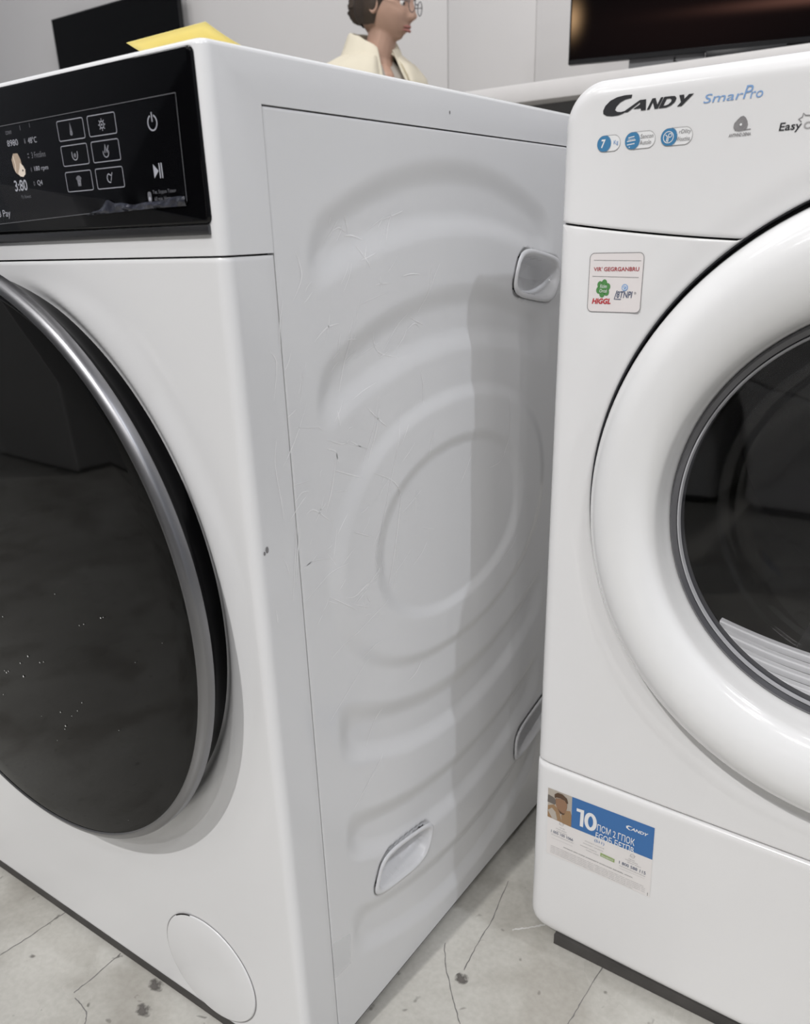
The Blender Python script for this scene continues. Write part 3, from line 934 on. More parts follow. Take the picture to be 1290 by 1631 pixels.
# drum with three baffles
lathe('drum', [(.172, -.02, *c0), (.185, -.045, *c0), (.235, -.07, *c0), (.235, -.40, *c0), (.22, -.43, *c0), (.0005, -.44, *c0)], DRUM, dryer, DO, seg=96)
for a in (.4, 2.5, 4.5):
    V = []
    for i in range(9):
        y = .09+.28*i/8
        for da, rr in ((-.16, .232), (-.07, .205), (0, .192), (.07, .205), (.16, .232)):
            V.append((c0[0]+rr*math.cos(a+da), y, c0[1]+rr*math.sin(a+da)))
    make('drum_baffle', V, gridfaces(9, 5), mat('baffle_grey', (.03, .03, .03), .35, noise=.1), dryer, DO)
# lint filter: stepped white ribs low in the door mouth
lint = None
SEALW = mat('filter_white', (.92, .92, .92), .3, noise=.04)
def ledge(name, z0, v0, th, dep, parent, half=.135, sag=.020, m=SEALW):
    V = []; n = 24
    for i in range(n+1):
        q = -1+2*i/n
        u = c0[0]+q*half; zz = z0+sag*q*q*.9
        for dv, dz in ((0, -th), (0, -.0012), (.0012, 0), (dep, 0), (dep, -th)):
            V.append((u, v0+dv, zz+dz))
    return make(name, V, gridfaces(n+1, 5), m, parent, DO, True, None, 40)
lint = ledge('lint_filter', .3745, .018, .02, .010, dryer, .105, .020)
lint['label'] = 'white ribbed lint filter in the bottom of the door mouth'
for i in range(4):
    ledge('rib', .3800+.0050*i, .026+.0105*i, .006, .0075, lint, .112+.004*i, .019)
box('filter_tab', (c0[0]-.045, .013, .3745), (c0[0]+.03, .018, .3835), SEALW, lint, DO, bev=.0015)
box('floor_shade_strip', (.034, -.0035, .001), (DW-.034, DD-.02, .0145), FLOOR_SHADE, dryer, DO)  # same shade strip as a dark box below the kick panel
for fx in (.05, DW-.05):
    for fy in (.07, DD-.06):
        bm = bmesh.new(); tube(bm, [(fx, fy, 0), (fx, fy, .004), (fx, fy, .016)], [.02, .021, .014], 16)
        from_bm('foot', bm, FOOTRUB, dryer, DO)

# ---- prints on the fascia.  surface bulges a little: the print follows it
class Wrap(Print):
    def build(s, name, parent, origin, label=None):
        V = np.array(s.V)
        off = s.y-V[:, 1]
        # subdivide long faces is unnecessary: prints are small
        V[:, 1] = front_v(V[:, 0], V[:, 2])-.00025-off+s.extra
        s.V = V.tolist()
        return Print.build(s, name, parent, origin, label)
    extra = 0.0
p = Wrap(0)
# brand wordmark: big swooping C, then bold slanted capitals
p.poly([(.0555, .8328), (.0550, .8308), (.0505, .8303), (.0466, .8288), (.0437, .8263), (.0430, .8243), (.0447, .8230), (.0478, .8226), (.0512, .8231),
        (.0498, .8216), (.0458, .8206), (.0412, .8205), (.0367, .8211), (.0339, .8227), (.0336, .8248), (.0352, .8278), (.0389, .8307), (.0440, .8324), (.0500, .8330)], P_INK)
def glyph(poly, u0, z0, w, h, sh, holes=()):
    q = lambda pt: (u0+pt[0]*w+pt[1]*h*sh, z0+pt[1]*h)
    p.poly([q(a) for a in poly], P_INK)
S = .52; zb = .8220; h = .0068
glyph([(-.28, 0), (.03, 0), (.62, .78), (.64, .62), (.30, .22), (.70, .22), (.74, 0), (1.0, 0), (.93, 1), (.60, 1)], .0525, zb, .0140, h, .1)
glyph([(0, 0), (.24, 0), (.24, .62), (.70, 0), (1, 0), (1, 1), (.76, 1), (.76, .38), (.30, 1), (0, 1)], .0672, zb, .0082, h, S)
# D: outer with slot to keep the hole open
glyph([(0, 0), (.55, 0), (.85, .15), (1, .45), (.98, .75), (.8, .95), (.5, 1), (0, 1), (0, .5), (.26, .5), (.26, .8), (.48, .8), (.66, .68), (.70, .48), (.60, .28), (.42, .2), (.26, .2), (.26, .499), (0, .499)], .0759, zb, .0100, h, S)
glyph([(.22, -.02), (.52, -.02), (1.0, .98), (.68, .98), (.50, .60), (.36, .99), (.04, .99), (.36, .34)], .0868, zb, .0108, h, .42)
p.build('wordmark', fascia, DO, 'large slanted black brand wordmark')
p = Wrap(0)
p.text('Smar', .1074, .8218, .0265, .0054, P_LBLUE, shear=.18)
p.text('P', .1337, .8219, .0062, .0076, P_LBLUE, shear=.25)
p.text('ro', .1383, .8216, .0082, .0040, P_LBLUE, shear=.15)
p.build('series_lettering', fascia, DO, 'thin light blue slanted lettering')
def pill(u0, u1, zc, hh, cw, body):
    p = Wrap(0)
    P = rrect(u0, zc-hh, u1, zc+hh, hh*.98, 8)
    p.poly(P, P_WHITE, 1); p.stroke(P, .0003, P_LGREY, 2, True)
    p.poly(rrect(u0, zc-hh, u0+cw, zc+hh, hh*.98, 8), P_PILL, 3)
    p.ring(u0+cw-hh, zc, hh*1.06, .0003, P_PILL, 4, a0=-PI*.42, a1=PI*.42)
    body(p)
    p.build('blue_badge', fascia, DO)
def b1(p):
    p.text('7', .0338, .8000, .0035, .0058, P_WHITE, 4, .1, .03); p.text('Kg', .0437, .8012, .0036, .0034, P_LBLUE, 4)
pill(.0306, .0487, .8029, .0053, .0106, b1)
def b2(p):
    for i, (a, b, z) in enumerate(((.0550, .0596, .8052), (.0541, .0607, .8028), (.0543, .0600, .8006))):
        p.stroke([(a, z), (b, z+.0006)], .0006, P_WHITE, 4)
    p.text('cSanom', .0548, .8035, .0052, .0014, P_WHITE, 5); p.circle(.0562, .7990, .0004, P_WHITE, 4, 8)
    p.text('Sancon', .0643, .8040, .0095, .0028, P_GREY, 4, .1); p.text('Autolo', .0640, .8000, .0085, .0028, P_GREY, 4, .1)
pill(.0525, .0752, .8031, .0055, .0110, b2)
def b3(p):
    p.ring(.0850, .8031, .0036, .0005, P_WHITE, 4); p.stroke([(.0838, .8005), (.0843, .8035), (.0828, .8048)], .0006, P_WHITE, 5)
    p.ring(.0862, .8042, .0012, .0005, P_WHITE, 5, 12); p.stroke([(.0846, .8000), (.0852, .8030)], .0006, P_WHITE, 5)
    p.text('rDllty', .0925, .8040, .0085, .0032, P_GREY, 4, .1); p.text('Wouctina', .0912, .8000, .0094, .0028, P_GREY, 4, .1)
pill(.0795, .1021, .8032, .0055, .0115, b3)
p = Wrap(0)
p.poly([(.1297, .8050), (.1299, .8075), (.1318, .8097), (.1338, .8114), (.1356, .8117), (.1371, .8106), (.1384, .8086), (.1391, .8064), (.1385, .8042), (.1370, .8032), (.1340, .8029), (.1310, .8032)], P_GREY)
for k in range(5):
    p.ring(.1345, .8068, .0014+.0007*k, .00022, P_LGREY, 2, 18, a0=.3+k*.7, a1=3.6+k*.7)
p.circle(.1345, .8066, .0008, P_WHITE, 3, 12)
p.stroke([(.1330, .8030), (.1413, .8034)], .0005, P_GREY)
p.text('ANTIVIND DENIA', .1271, .7995, .0146, .0020, P_GREY, 1, .12, .02)
p.build('wool_emblem', fascia, DO, 'grey wool ball emblem with small caption')
p = Wrap(0)
p.text('Easy', .1594, .7990, .0140, .0062, P_INK, 1, .1, .012)
star = [(.1708, .8064), (.1730, .8074), (.1733, .8096), (.1747, .8082), (.1790, .8078), (.1800, .8030), (.1772, .8032), (.1740, .8030), (.1728, .8046)]
p.stroke(star[8:]+star[:6], .0007, P_GREY)
p.text('C', .1745, .8003, .0045, .0042, P_LGREY, 1, 0, .02)
p.text('are', .1795, .8003, .0105, .0040, P_GREY, 1, .1, .012)
p.build('easy_lettering', fascia, DO, 'grey lettering with a folded outline shape above it')
# ---- rounded sticker on the front panel
Wrap.extra = .0
p = Wrap(0)
P = [(a, b) for a, b in rrect(.0300, .6830, .0742, .7268, .0038, 6)]
p.poly(P, P_PINK, 1); p.stroke(P, .00045, P_GREY, 2, True)
sticker = p.build('rounded_sticker', dryer, DO, 'small pinkish-white rounded sticker with red, green and blue marks')
p = Wrap(0)
p.stroke([(.0334, .7217), (.0722, .7210)], .0004, P_LGREY, 3); p.stroke([(.0328, .7098), (.0712, .7090)], .0004, P_LGREY, 3)
p.text("VIR' GEGRGANBRU", .0337, .7135, .0374, .0031, P_RED, 3, 0, .02)
for k in range(6):
    a = PI/2-.2+2*PI*k/6
    p.circle(.0427+.0038*math.cos(a), .7007+.0042*math.sin(a), .0023, P_GREEN, 3, 14, .0027)
p.circle(.0427, .7007, .0036, P_GREEN, 4)
p.text('Ktöm', .0402, .7010, .0056, .0028, P_WHITE, 5, .15); p.text('Orcel', .0398, .6976, .0064, .0026, P_WHITE, 5, .15)
p.text('HIGGL', .0337, .6890, .0160, .0042, P_RED2, 3, .22, .04)
p.circle(.0606, .7015, .0026, P_LBLUE, 3, 20); p.ring(.0606, .7015, .0016, .0004, P_WHITE, 4); p.stroke([(.0590, .7002), (.0616, .7034)], .0004, P_WHITE, 4)
p.stroke([(.0545, .6992), (.0525, .6928), (.0580, .6928)], .0008, P_NAVY, 3)
p.text('8TNPI', .0543, .6938, .0130, .0050, P_NAVY, 3, .2, .02); p.text('®', .0684, .6966, .0018, .0018, P_GREY, 3)
p.build('sticker_print', sticker, DO)
# ---- blue and white label on the kick panel
Wrap.extra = -.0018
p = Wrap(0)
p.poly([(.0176, .2082), (.1316, .2106), (.1342, .1252), (.0193, .1232)], P_CREAM, 1)
label = p.build('service_label', dryer, DO, 'white and blue service label with a photo and a large number 10')
p = Wrap(0)
p.poly([(.0450, .2087), (.1316, .2106), (.1327, .1723), (.0460, .1704)], P_BLUE, 2)
p.poly([(.0508, .1935), (.0508, .1972), (.0590, .1978), (.0590, .1765), (.0553, .1765), (.0553, .1938)], P_WHITE, 3)
p.ring(.0667, .1872, .0048, .0040, P_WHITE, 3, rz=.0090)
p.text('ПСМ 2 ГПОК', .0742, .1797, .0395, .0086, P_WHITE, 3, 0, .005)
p.text('EGOБ БETПB', .0732, .1702, .0405, .0078, P_WHITE, 3, 0, .005)
p.poly([(.1105, .2012), (.1060, .2016), (.1037, .2000), (.1040, .1978), (.1070, .1965), (.1095, .1968), (.1075, .1973), (.1057, .1984), (.1056, .1998), (.1072, .2006)], P_WHITE, 3)
p.text('ANDY', .1088, .1972, .0176, .0036, P_WHITE, 3, .25, .03)
p.build('label_banner', label, DO)
# the photo: abstract portrait, dark hair, tan clothing
p = Wrap(0)
p.poly([(.0176, .2082), (.0450, .2087), (.0460, .1704), (.0185, .1715)], P_BEIGE, 2)
p.poly([(.0178, .2000), (.0178, .1905), (.0262, .1900), (.0290, .1955), (.0240, .1990)], P_DGREY, 3)
p.poly([(.0185, .1715), (.0182, .1860), (.0250, .1900), (.0310, .1860), (.0355, .1712)], P_TAN, 3)
p.poly([(.0355, .1708), (.0340, .1800), (.0385, .1880), (.0440, .1900), (.0456, .1850), (.0460, .1706)], P_TAN, 4)
p.poly([(.0268, .1990), (.0275, .1905), (.0310, .1835), (.0350, .1820), (.0385, .1850), (.0402, .1920), (.0400, .1990), (.0340, .2010)], P_SKIN, 5)
p.poly([(.0258, .1985), (.0255, .2035), (.0290, .2068), (.0345, .2070), (.0395, .2040), (.0412, .1985), (.0395, .1975), (.0375, .2005), (.0320, .2012), (.0278, .2005)], P_BROWN, 6)
p.poly([(.0300, .1868), (.0330, .1820), (.0365, .1818), (.0385, .1845), (.0360, .1838), (.0325, .1850)], P_BROWN, 6)
p.poly([(.0185, .1800), (.0230, .1850), (.0275, .1815), (.0300, .1720), (.0240, .1716)], P_BEIGE, 4)
p.build('label_photo', label, DO, 'small photograph of a dark-haired person in tan clothing')
p = Wrap(0)
for (u, z) in ((.0350, .1690), (.1130, .1668)):
    p.ring(u, z, .0022, .0004, P_LGREY, 2); p.stroke([(u-.003, z-.0014), (u+.003, z+.0010)], .0004, P_LGREY, 2)
for (u, z, w) in ((.0330, .1630, .006), (.0290, .1600, .012), (.0300, .1572, .012), (.1095, .1610, .006), (.1060, .1588, .013), (.1085, .1564, .014), (.0622, .1600, .021), (.0605, .1563, .022), (.0575, .1520, .018), (.0640, .1490, .014)):
    p.text('mnoeri unatve', u, z, w, .0016, P_LGREY, 2)
p.text('1 005 100 1066', .0235, .1530, .0255, .0036, P_NAVY, 2, 0, .01)
p.text('usnimunalinotaueronumani', .0240, .1503, .0255, .0015, P_LGREY, 2)
p.text('(S11)', .0722, .1640, .0108, .0042, P_BLUE, 2, 0, .005)
p.text('1 800 588 115', .1000, .1506, .0278, .0038, P_NAVY, 2, 0, .012)
p.text('mariotanundoausnomatimal', .1005, .1478, .0270, .0015, P_LGREY, 2)
p.poly([(.0798, .1542), (.0952, .1535), (.0952, .1490), (.0798, .1497)], P_LGREEN, 3); p.text('rtnuvesorio', .0812, .1503, .0125, .0024, P_WHITE, 4)
p.text('ctmeanot usno nosiot umteonaurts usotnounets iatnoaulta, ungoon.', .0385, .1392, .0770, .0020, P_GREY, 2, 0, .02)
for i in range(5):
    z = .1350-.0022*i
    w = (.103, .105, .105, .105, .092)[i]
    p.text('nurtas oneti umeorlanis toenusari mnoteranus oitaesur unaltoe mirusnat oeluna rtiosn amuet oinsra luteamon risot', .0240, z, w, .0014, P_LGREY, 2)
p.stroke([(.0240, .1462), (.0490, .1466)], .0002, P_LGREY, 2); p.stroke([(.1000, .1450), (.1275, .1455)], .0002, P_LGREY, 2)
p.stroke([(.1318, .1300), (.1319, .1262)], .0006, P_GREY, 2)
p.build('label_small_print', label, DO)
Wrap.extra = 0.0

# ================================================================== YELLOW NOTE on the washer
NL = (-.0619, .068, .85)
note = None
V = []; nu, nv = 10, 14
for i in range(nu):
    for j in range(nv):
        s = j/(nv-1); q = i/(nu-1)
        x = -.0985+.0725*q
        y = .030+.076*s
        z = .8506+.0125*(1-s)**2.2+.0009*q*(1-s)
        V.append((x, y, z))
note = make('sticky_note', V, gridfaces(nu, nv), YELLOW, None, NL)
note.location = NL
sd = note.modifiers.new('thick', 'SOLIDIFY'); sd.thickness = .0003; sd.offset = 1
note['label'] = 'yellow sticky note curling up on top of the black-panelled washing machine'; note['category'] = 'note'

# ================================================================== BACKGROUND: counter, televisions
ctr = empty('display_counter', (.6, 2.43, 0), 'white-topped grey display counter along the back wall under the right television', 'counter')
CO = (.6, 2.43, 0)
box('countertop', (-1.06, 1.98, 1.0695), (2.3, 2.885, 1.1148), mat('counter_white', (.74, .72, .71), .3, noise=.02), ctr, CO, bev=.003)
DGREY = mat('counter_grey', (.16, .16, .165), .5, noise=.05)
for i in range(4):
    x0 = -.98+.81*i
    box('counter_panel', (x0, 2.06, .02), (x0+.803, 2.075, 1.0695), DGREY, ctr, CO, bev=.002)
box('counter_carcass', (-.98, 2.076, .02), (2.25, 2.88, 1.0695), DGREY, ctr, CO)
box('plinth', (-.96, 2.10, 0), (2.23, 2.86, .02), DARKGAP, ctr, CO)

def screen_mat(name, base, glow):
    m = bpy.data.materials.new(name); m.use_nodes = True
    nt = m.node_tree; b = nt.nodes['Principled BSDF']; L = nt.links.new
    b.inputs['Base Color'].default_value = (.002, .002, .0022, 1); b.inputs['Roughness'].default_value = .12; b.inputs['Specular IOR Level'].default_value = .12
    if glow:  # reflections on the screen painted as warm emission
        tc = nt.nodes.new('ShaderNodeTexCoord'); sp = nt.nodes.new('ShaderNodeSeparateXYZ')
        L(tc.outputs['Generated'], sp.inputs[0])
        def math_(op, a, c=None):
            n = nt.nodes.new('ShaderNodeMath'); n.operation = op
            for i, x in enumerate((a, c)):
                if x is None: continue
                if isinstance(x, (int, float)): n.inputs[i].default_value = x
                else: L(x, n.inputs[i])
            return n.outputs[0]
        X, Z = sp.outputs[0], sp.outputs[2]
        def gauss(xc, zc, sx, sz):
            a = math_('POWER', math_('DIVIDE', math_('SUBTRACT', X, xc), sx), 2.0)
            c = math_('POWER', math_('DIVIDE', math_('SUBTRACT', Z, zc), sz), 2.0)
            return math_('POWER', 2.718, math_('MULTIPLY', math_('ADD', a, c), -1.0))
        g1 = gauss(.0, .16, .022, .06)
        g2 = gauss(.60, .135, .22, .022)
        g3 = gauss(.30, .10, .35, .16)
        def scaled(g, c, k):
            e = nt.nodes.new('ShaderNodeMixRGB'); e.inputs['Color1'].default_value = (0, 0, 0, 1)
            e.inputs['Color2'].default_value = (c[0]*k, c[1]*k, c[2]*k, 1); L(g, e.inputs['Fac']); return e.outputs['Color']
        def add(a, c):
            e = nt.nodes.new('ShaderNodeMixRGB'); e.blend_type = 'ADD'; e.inputs['Fac'].default_value = 1; L(a, e.inputs['Color1']); L(c, e.inputs['Color2']); return e.outputs['Color']
        c = add(add(scaled(g1, (1, .62, .32), .42), scaled(g2, (1, .45, .33), .10)), scaled(g3, (1, .4, .35), .006))
        L(c, b.inputs['Emission Color']); b.inputs['Emission Strength'].default_value = 1
    return m
FRAME = mat('television_frame', (.008, .008, .009), .35, spec=.25, noise=.1)
def television(name, loc, rz, w, h, label, glow):
    t = empty(name, loc, label, 'television', rz)
    bm = bmesh.new(); bbox(bm, (0, .001, 0), (w, .022, h), .004)
    from_bm('back_shell', bm, FRAME, t)
    bm = bmesh.new()
    e = .007
    for lo_, hi_ in (((0, -.004, 0), (w, .006, e*1.6)), ((0, -.004, h-e), (w, .006, h)), ((0, -.004, e), (e*.6, .006, h-e)), ((w-e*.6, -.004, e), (w, .006, h-e))):
        bbox(bm, lo_, hi_, .001, 1)
    from_bm('bezel', bm, FRAME, t)
    s = box('screen', (e*.6, -.002, e*1.6), (w-e*.6, .004, h-e), screen_mat(name+'_screen', None, glow), t)
    return t
tl = television('television', (-4.056, 2.82, 1.219), 0, .989, .632, 'switched-off black television hung on the back wall behind the washing machine', False)
box('wall_bracket', (.36, .022, .18), (.62, .08, .44), FRAME, tl)
# right television stands on the counter, turned a little
A = Vector((-.751, 2.12, 1.1659))
tr_ = television('television', A, math.radians(15.7), 1.10, .63, 'large television on the white counter above the dryer, warm glow at its left edge', True)  # the warm glow is a reflection painted into the screen as emission
bm = bmesh.new(); bbox(bm, (.365, -.004, -.034), (.565, .06, .002), .003); bbox(bm, (.40, -.01, -.0505), (.53, .14, -.030), .003); bbox(bm, (.47, .015, -.01), (.63, .045, .06), .004)
from_bm('stand', bm, FRAME, tr_)
box('wall_shade_block', (.165, .012, -.036), (.363, .055, .004), mat('wall_shade_grey', (.16, .16, .165), .5, noise=.1), tr_, (0, 0, 0), bev=.002)  # grey block put in for the wall shade below the television
bm = bmesh.new()
tube(bm, [(.215, .02, .02), (.21, .015, -.01), (.222, .03, -.035), (.20, .05, -.046)], .003, 6)
from_bm('cable', bm, FOOTRUB, tr_)
bm = bmesh.new()
tube(bm, [(.29, .02, .02), (.285, .01, -.012), (.31, .02, -.030), (.345, .02, -.02), (.35, .03, .01)], .003, 6)
from_bm('cable', bm, FOOTRUB, tr_)

# ================================================================== PERSON
SKIN = mat('skin', (.50, .315, .235), .5, noise=.06, nscale=12)
HAIR = mat('brown_hair', (.055, .036, .024), .55, noise=.4, nscale=25)
JACK = mat('cream_jacket', (.76, .70, .56), .85, noise=.08, nscale=9, bump=.6, bscale=28)
SHIRT = mat('grey_shirt', (.42, .385, .34), .9, noise=.05)
TROU = mat('dark_trousers', (.06, .07, .10), .9, noise=.1)
SHOE = mat('white_shoe', (.6, .6, .6), .6, noise=.05)
PO = (-1.448, 2.22, 0)
person = empty('person', PO, 'person in cream collared jacket and glasses behind the washing machine, dark hair tied back', 'person', math.radians(10))
TW = math.radians(-30)        # torso turned toward the viewer
ct, st = math.cos(TW), math.sin(TW)
def T(x, y, z):               # torso frame -> person frame
    return (-.045+x*ct-y*st, x*st+y*ct, z)
def skin_mesh(nodes, edges, levels=1):
    me = bpy.data.meshes.new('s'); me.from_pydata([n[0] for n in nodes], edges, []); me.update()
    ob = bpy.data.objects.new('s', me); COL.objects.link(ob)
    md = ob.modifiers.new('sk', 'SKIN'); md.use_smooth_shade = True
    for i, n in enumerate(nodes):
        r = n[1] if isinstance(n[1], tuple) else (n[1], n[1])
        me.skin_vertices[0].data[i].radius = r
        me.skin_vertices[0].data[i].use_root = (i == 0)
    ob.modifiers.new('ss', 'SUBSURF').levels = levels
    dg = bpy.context.evaluated_depsgraph_get()
    out = bpy.data.meshes.new_from_object(ob.evaluated_get(dg))
    V = [tuple(v.co) for v in out.vertices]; Fs = [tuple(p.vertices) for p in out.polygons]
    bpy.data.objects.remove(ob); bpy.data.meshes.remove(out)
    return V, Fs
def head_mesh():
    V = []; nu, nv = 72, 52
    hx, hy, hz = .094, .074, .112
    for i in range(nu):
        a = 2*PI*i/nu
        for j in range(nv):
            ph = PI*(j+.001)/(nv-1+.002)
            d = np.array([math.sin(ph)*math.cos(a), math.sin(ph)*math.sin(a), math.cos(ph)])
            x, y, z = d[0]*hx, d[1]*hy, d[2]*hz
            if z < 0:
                z *= .90
            if z < 0:                      # jaw: taper the sides, push the chin forward
                q = -z/hz
                y *= 1-.30*q*q
                if d[0] > 0: x = x*(1-.02*q)+.040*q*q*d[0]
                else: x *= 1-.10*q
                z *= 1.0+.03*max(0, d[0])
            def g(cy, cz, sy, sz): return math.exp(-((y-cy)/sy)**2-((z-cz)/sz)**2)
            if d[0] > 0.1:
                x += .020*g(0, -.030, .011, .012)+.014*g(0, -.010, .008, .022)          # nose tip, bridge
                x += .004*(g(.012, -.034, .007, .007)+g(-.012, -.034, .007, .007))         # nostril wings
                x -= .012*(g(.032, .003, .016, .011)+g(-.032, .003, .016, .011))            # eye sockets
                x += .005*(g(.030, .020, .022, .007)+g(-.030, .020, .022, .007))            # brows
                x += .004*(g(.042, -.028, .018, .018)+g(-.042, -.028, .018, .018))          # cheeks
                x += .007*g(0, -.058, .018, .0055)+.007*g(0, -.069, .015, .006)-.004*g(0, -.0635, .02, .0025)   # lips
                x -= .005*g(0, -.078, .02, .006); x += .010*g(0, -.092, .018, .012)          # chin
            V.append((x, y, z))
    return np.array(V), gridfaces(nu, nv, True)
HZ = 1.428
hv, hf = head_mesh()
tl_ = math.radians(8)
def Hd(p):                    # head frame -> person frame (tilted a little down)
    x, y, z = p
    return (x*math.cos(tl_)+z*math.sin(tl_)*1, y, HZ-x*math.sin(tl_)+z*math.cos(tl_))
hv = [Hd(p) for p in hv]
# body skeleton, rooted at the pelvis; both hands with five fingers
N = [((T(-.04, 0, .80)), (.13, .10))]; Ed = []
def add(parent, pos, r):
    N.append((pos, r)); Ed.append((parent, len(N)-1)); return len(N)-1
sp1 = add(0, T(-.03, 0, .95), (.115, .085)); sp2 = add(sp1, T(-.015, 0, 1.10), (.13, .09)); sp3 = add(sp2, T(-.005, 0, 1.20), (.10, .075))
nk = add(sp3, (-.035, 0, 1.285), .050); nk2 = add(nk, (-.012, 0, 1.35), .048)
for s in (-1, 1):
    sh = add(sp3, T(-.02, s*.145, 1.20), .036); el = add(sh, T(-.03, s*.20, .965), .032); wr = add(el, T(.10, s*.205, .775), .024)
    pm = add(wr, T(.135, s*.20, .715), (.022, .036))
    for k in range(4):
        q = (k-1.5)*.017
        f1 = add(pm, T(.150+q, s*.197, .668-.002*abs(k-1)), .0085); L_ = (.03, .036, .033, .026)[k]
        f2 = add(f1, T(.153+q, s*.190, .668-L_), .008); add(f2, T(.148+q, s*.178, .668-L_-.022), .007)
    t1 = add(pm, T(.172, s*.190, .725), .009); t2 = add(t1, T(.182, s*.180, .695), .0085); add(t2, T(.182, s*.172, .672), .007)
    hp = add(0, T(-.04, s*.085, .74), .085); kn = add(hp, T(.00+s*.04, s*.09, .44), .055); an = add(kn, T(-.05+s*.05, s*.09, .085), .036)
    add(an, T(.06+s*.05, s*.095, .035), .03)
bm = bmesh.new()
def capsule(a, b, ra, rb):
    """closed tapered limb segment with round ends, ra/rb may be (along, across) pairs"""
    A_, B_ = Vector(a), Vector(b); ax = (B_-A_).normalized(); L_ = (B_-A_).length
    up = Vector(T(0, 1, 0))-Vector(T(0, 0, 0)); e1 = (up-ax*up.dot(ax)).normalized(); e2 = ax.cross(e1)
    pr = lambda r: r if isinstance(r, tuple) else (r, r)
    (a1, a2), (b1, b2) = pr(ra), pr(rb)
    n = 16; rg = []
    for k in range(5):
        t = PI/2*(k+.35)/5
        rg.append((-math.cos(t)*min(a1, a2), math.sin(t), 0))
    for k in range(5):
        rg.append((L_*k/4, 1, k/4))
    for k in range(5):
        t = PI/2*(4-k+.35)/5
        rg.append((L_+math.cos(t)*min(b1, b2), math.sin(t), 1))
    R_ = []
    for d, f, w in rg:
        r1, r2_ = (a1+(b1-a1)*w)*f, (a2+(b2-a2)*w)*f
        R_.append([bm.verts.new(A_+ax*d+e1*r1*math.cos(2*PI*q/n)+e2*r2_*math.sin(2*PI*q/n)) for q in range(n)])
    for P_, Q_ in zip(R_, R_[1:]):
        for q in range(n):
            bm.faces.new((P_[q], P_[(q+1) % n], Q_[(q+1) % n], Q_[q]))
    bm.faces.new(R_[0][::-1]); bm.faces.new(R_[-1])
for a, b in Ed:
    capsule(N[a][0], N[b][0], N[a][1], N[b][1])
hvb = [bm.verts.new(p_) for p_ in hv]
for f in hf:
    bm.faces.new([hvb[k] for k in f])
nv_ = 52
bm.faces.new([hvb[i*nv_] for i in range(72)]); bm.faces.new([hvb[i*nv_+nv_-1] for i in range(72)][::-1])
raw = from_bm('body_raw', bm, SKIN, person)
rm = raw.modifiers.new('rm', 'REMESH'); rm.mode = 'VOXEL'; rm.voxel_size = .0042; rm.use_smooth_shade = True
sm_ = raw.modifiers.new('sm', 'SMOOTH'); sm_.factor = .5; sm_.iterations = 2
bpy.context.view_layer.update()
bme = bpy.data.meshes.new_from_object(raw.evaluated_get(bpy.context.evaluated_depsgraph_get()))
bpy.data.objects.remove(raw)
bm = bmesh.new(); bm.from_mesh(bme)
left = set(bm.verts); best = set()
while left:                      # keep the one big connected surface
    v0 = next(iter(left)); comp = {v0}; stack = [v0]
    while stack:
        v = stack.pop()
        for e in v.link_edges:
            w = e.other_vert(v)
            if w not in comp:
                comp.add(w); stack.append(w)
    left -= comp
    if len(comp) > len(best): best = comp
bmesh.ops.delete(bm, geom=[v for v in bm.verts if v not in best], context='VERTS')
body = from_bm('body', bm, SKIN, person, angle=180)
# ears
for s in (-1, 1):
    V = []
    for i in range(14):
        a = 2*PI*i/14
        for rr, dy in ((1, -.004), (1, .006), (.9, .011), (.72, .010), (.5, .004), (.05, .003)):
            V.append(Hd((-.006+.017*rr*math.cos(a), s*(.070+dy), -.006+.030*rr*math.sin(a))))
    make('ear', V, gridfaces(14, 6, True), SKIN, person)
# eyes, brows, lips
LIPS = mat('lips', (.36, .15, .13), .45, noise=.05)
EYEW = mat('eye_white', (.7, .68, .66), .2, noise=.02); IRIS = mat('iris', (.04, .03, .025), .1, noise=.1)
for s in (-1, 1):
    bm = bmesh.new(); bmesh.ops.create_uvsphere(bm, u_segments=16, v_segments=10, radius=.0105)
    bmesh.ops.translate(bm, verts=bm.verts, vec=Hd((.0715, s*.031, .003)))
    e = from_bm('eye', bm, EYEW, person)
    bm = bmesh.new(); bmesh.ops.create_uvsphere(bm, u_segments=12, v_segments=8, radius=.0058)
    bmesh.ops.translate(bm, verts=bm.verts, vec=Hd((.0775, s*.0315, .002)))
    from_bm('iris', bm, IRIS, e)
    bm = bmesh.new(); tube(bm, [Hd((.090-.010*abs(q-.3), s*(.014+.034*q), .0215+.004*math.sin(PI*q))) for q in (0, .25, .5, .75, 1)], [.002, .0032, .003, .0026, .0012], 6)
    from_bm('eyebrow', bm, HAIR, person)
bm = bmesh.new()
for z0, th in ((-.0585, .0042), (-.0680, .0048)):
    tube(bm, [Hd((.0945-.55*abs(y)-6*y*y, y, z0+(.002 if z0 > -.06 else -.0)-.05*abs(y)*(1 if z0 > -.06 else -1)*1.2)) for y in (-.022, -.014, -.006, 0, .006, .014, .022)], [.001, th*.8, th, th*.92, th, th*.8, .001], 8)
from_bm('lips', bm, LIPS, person)
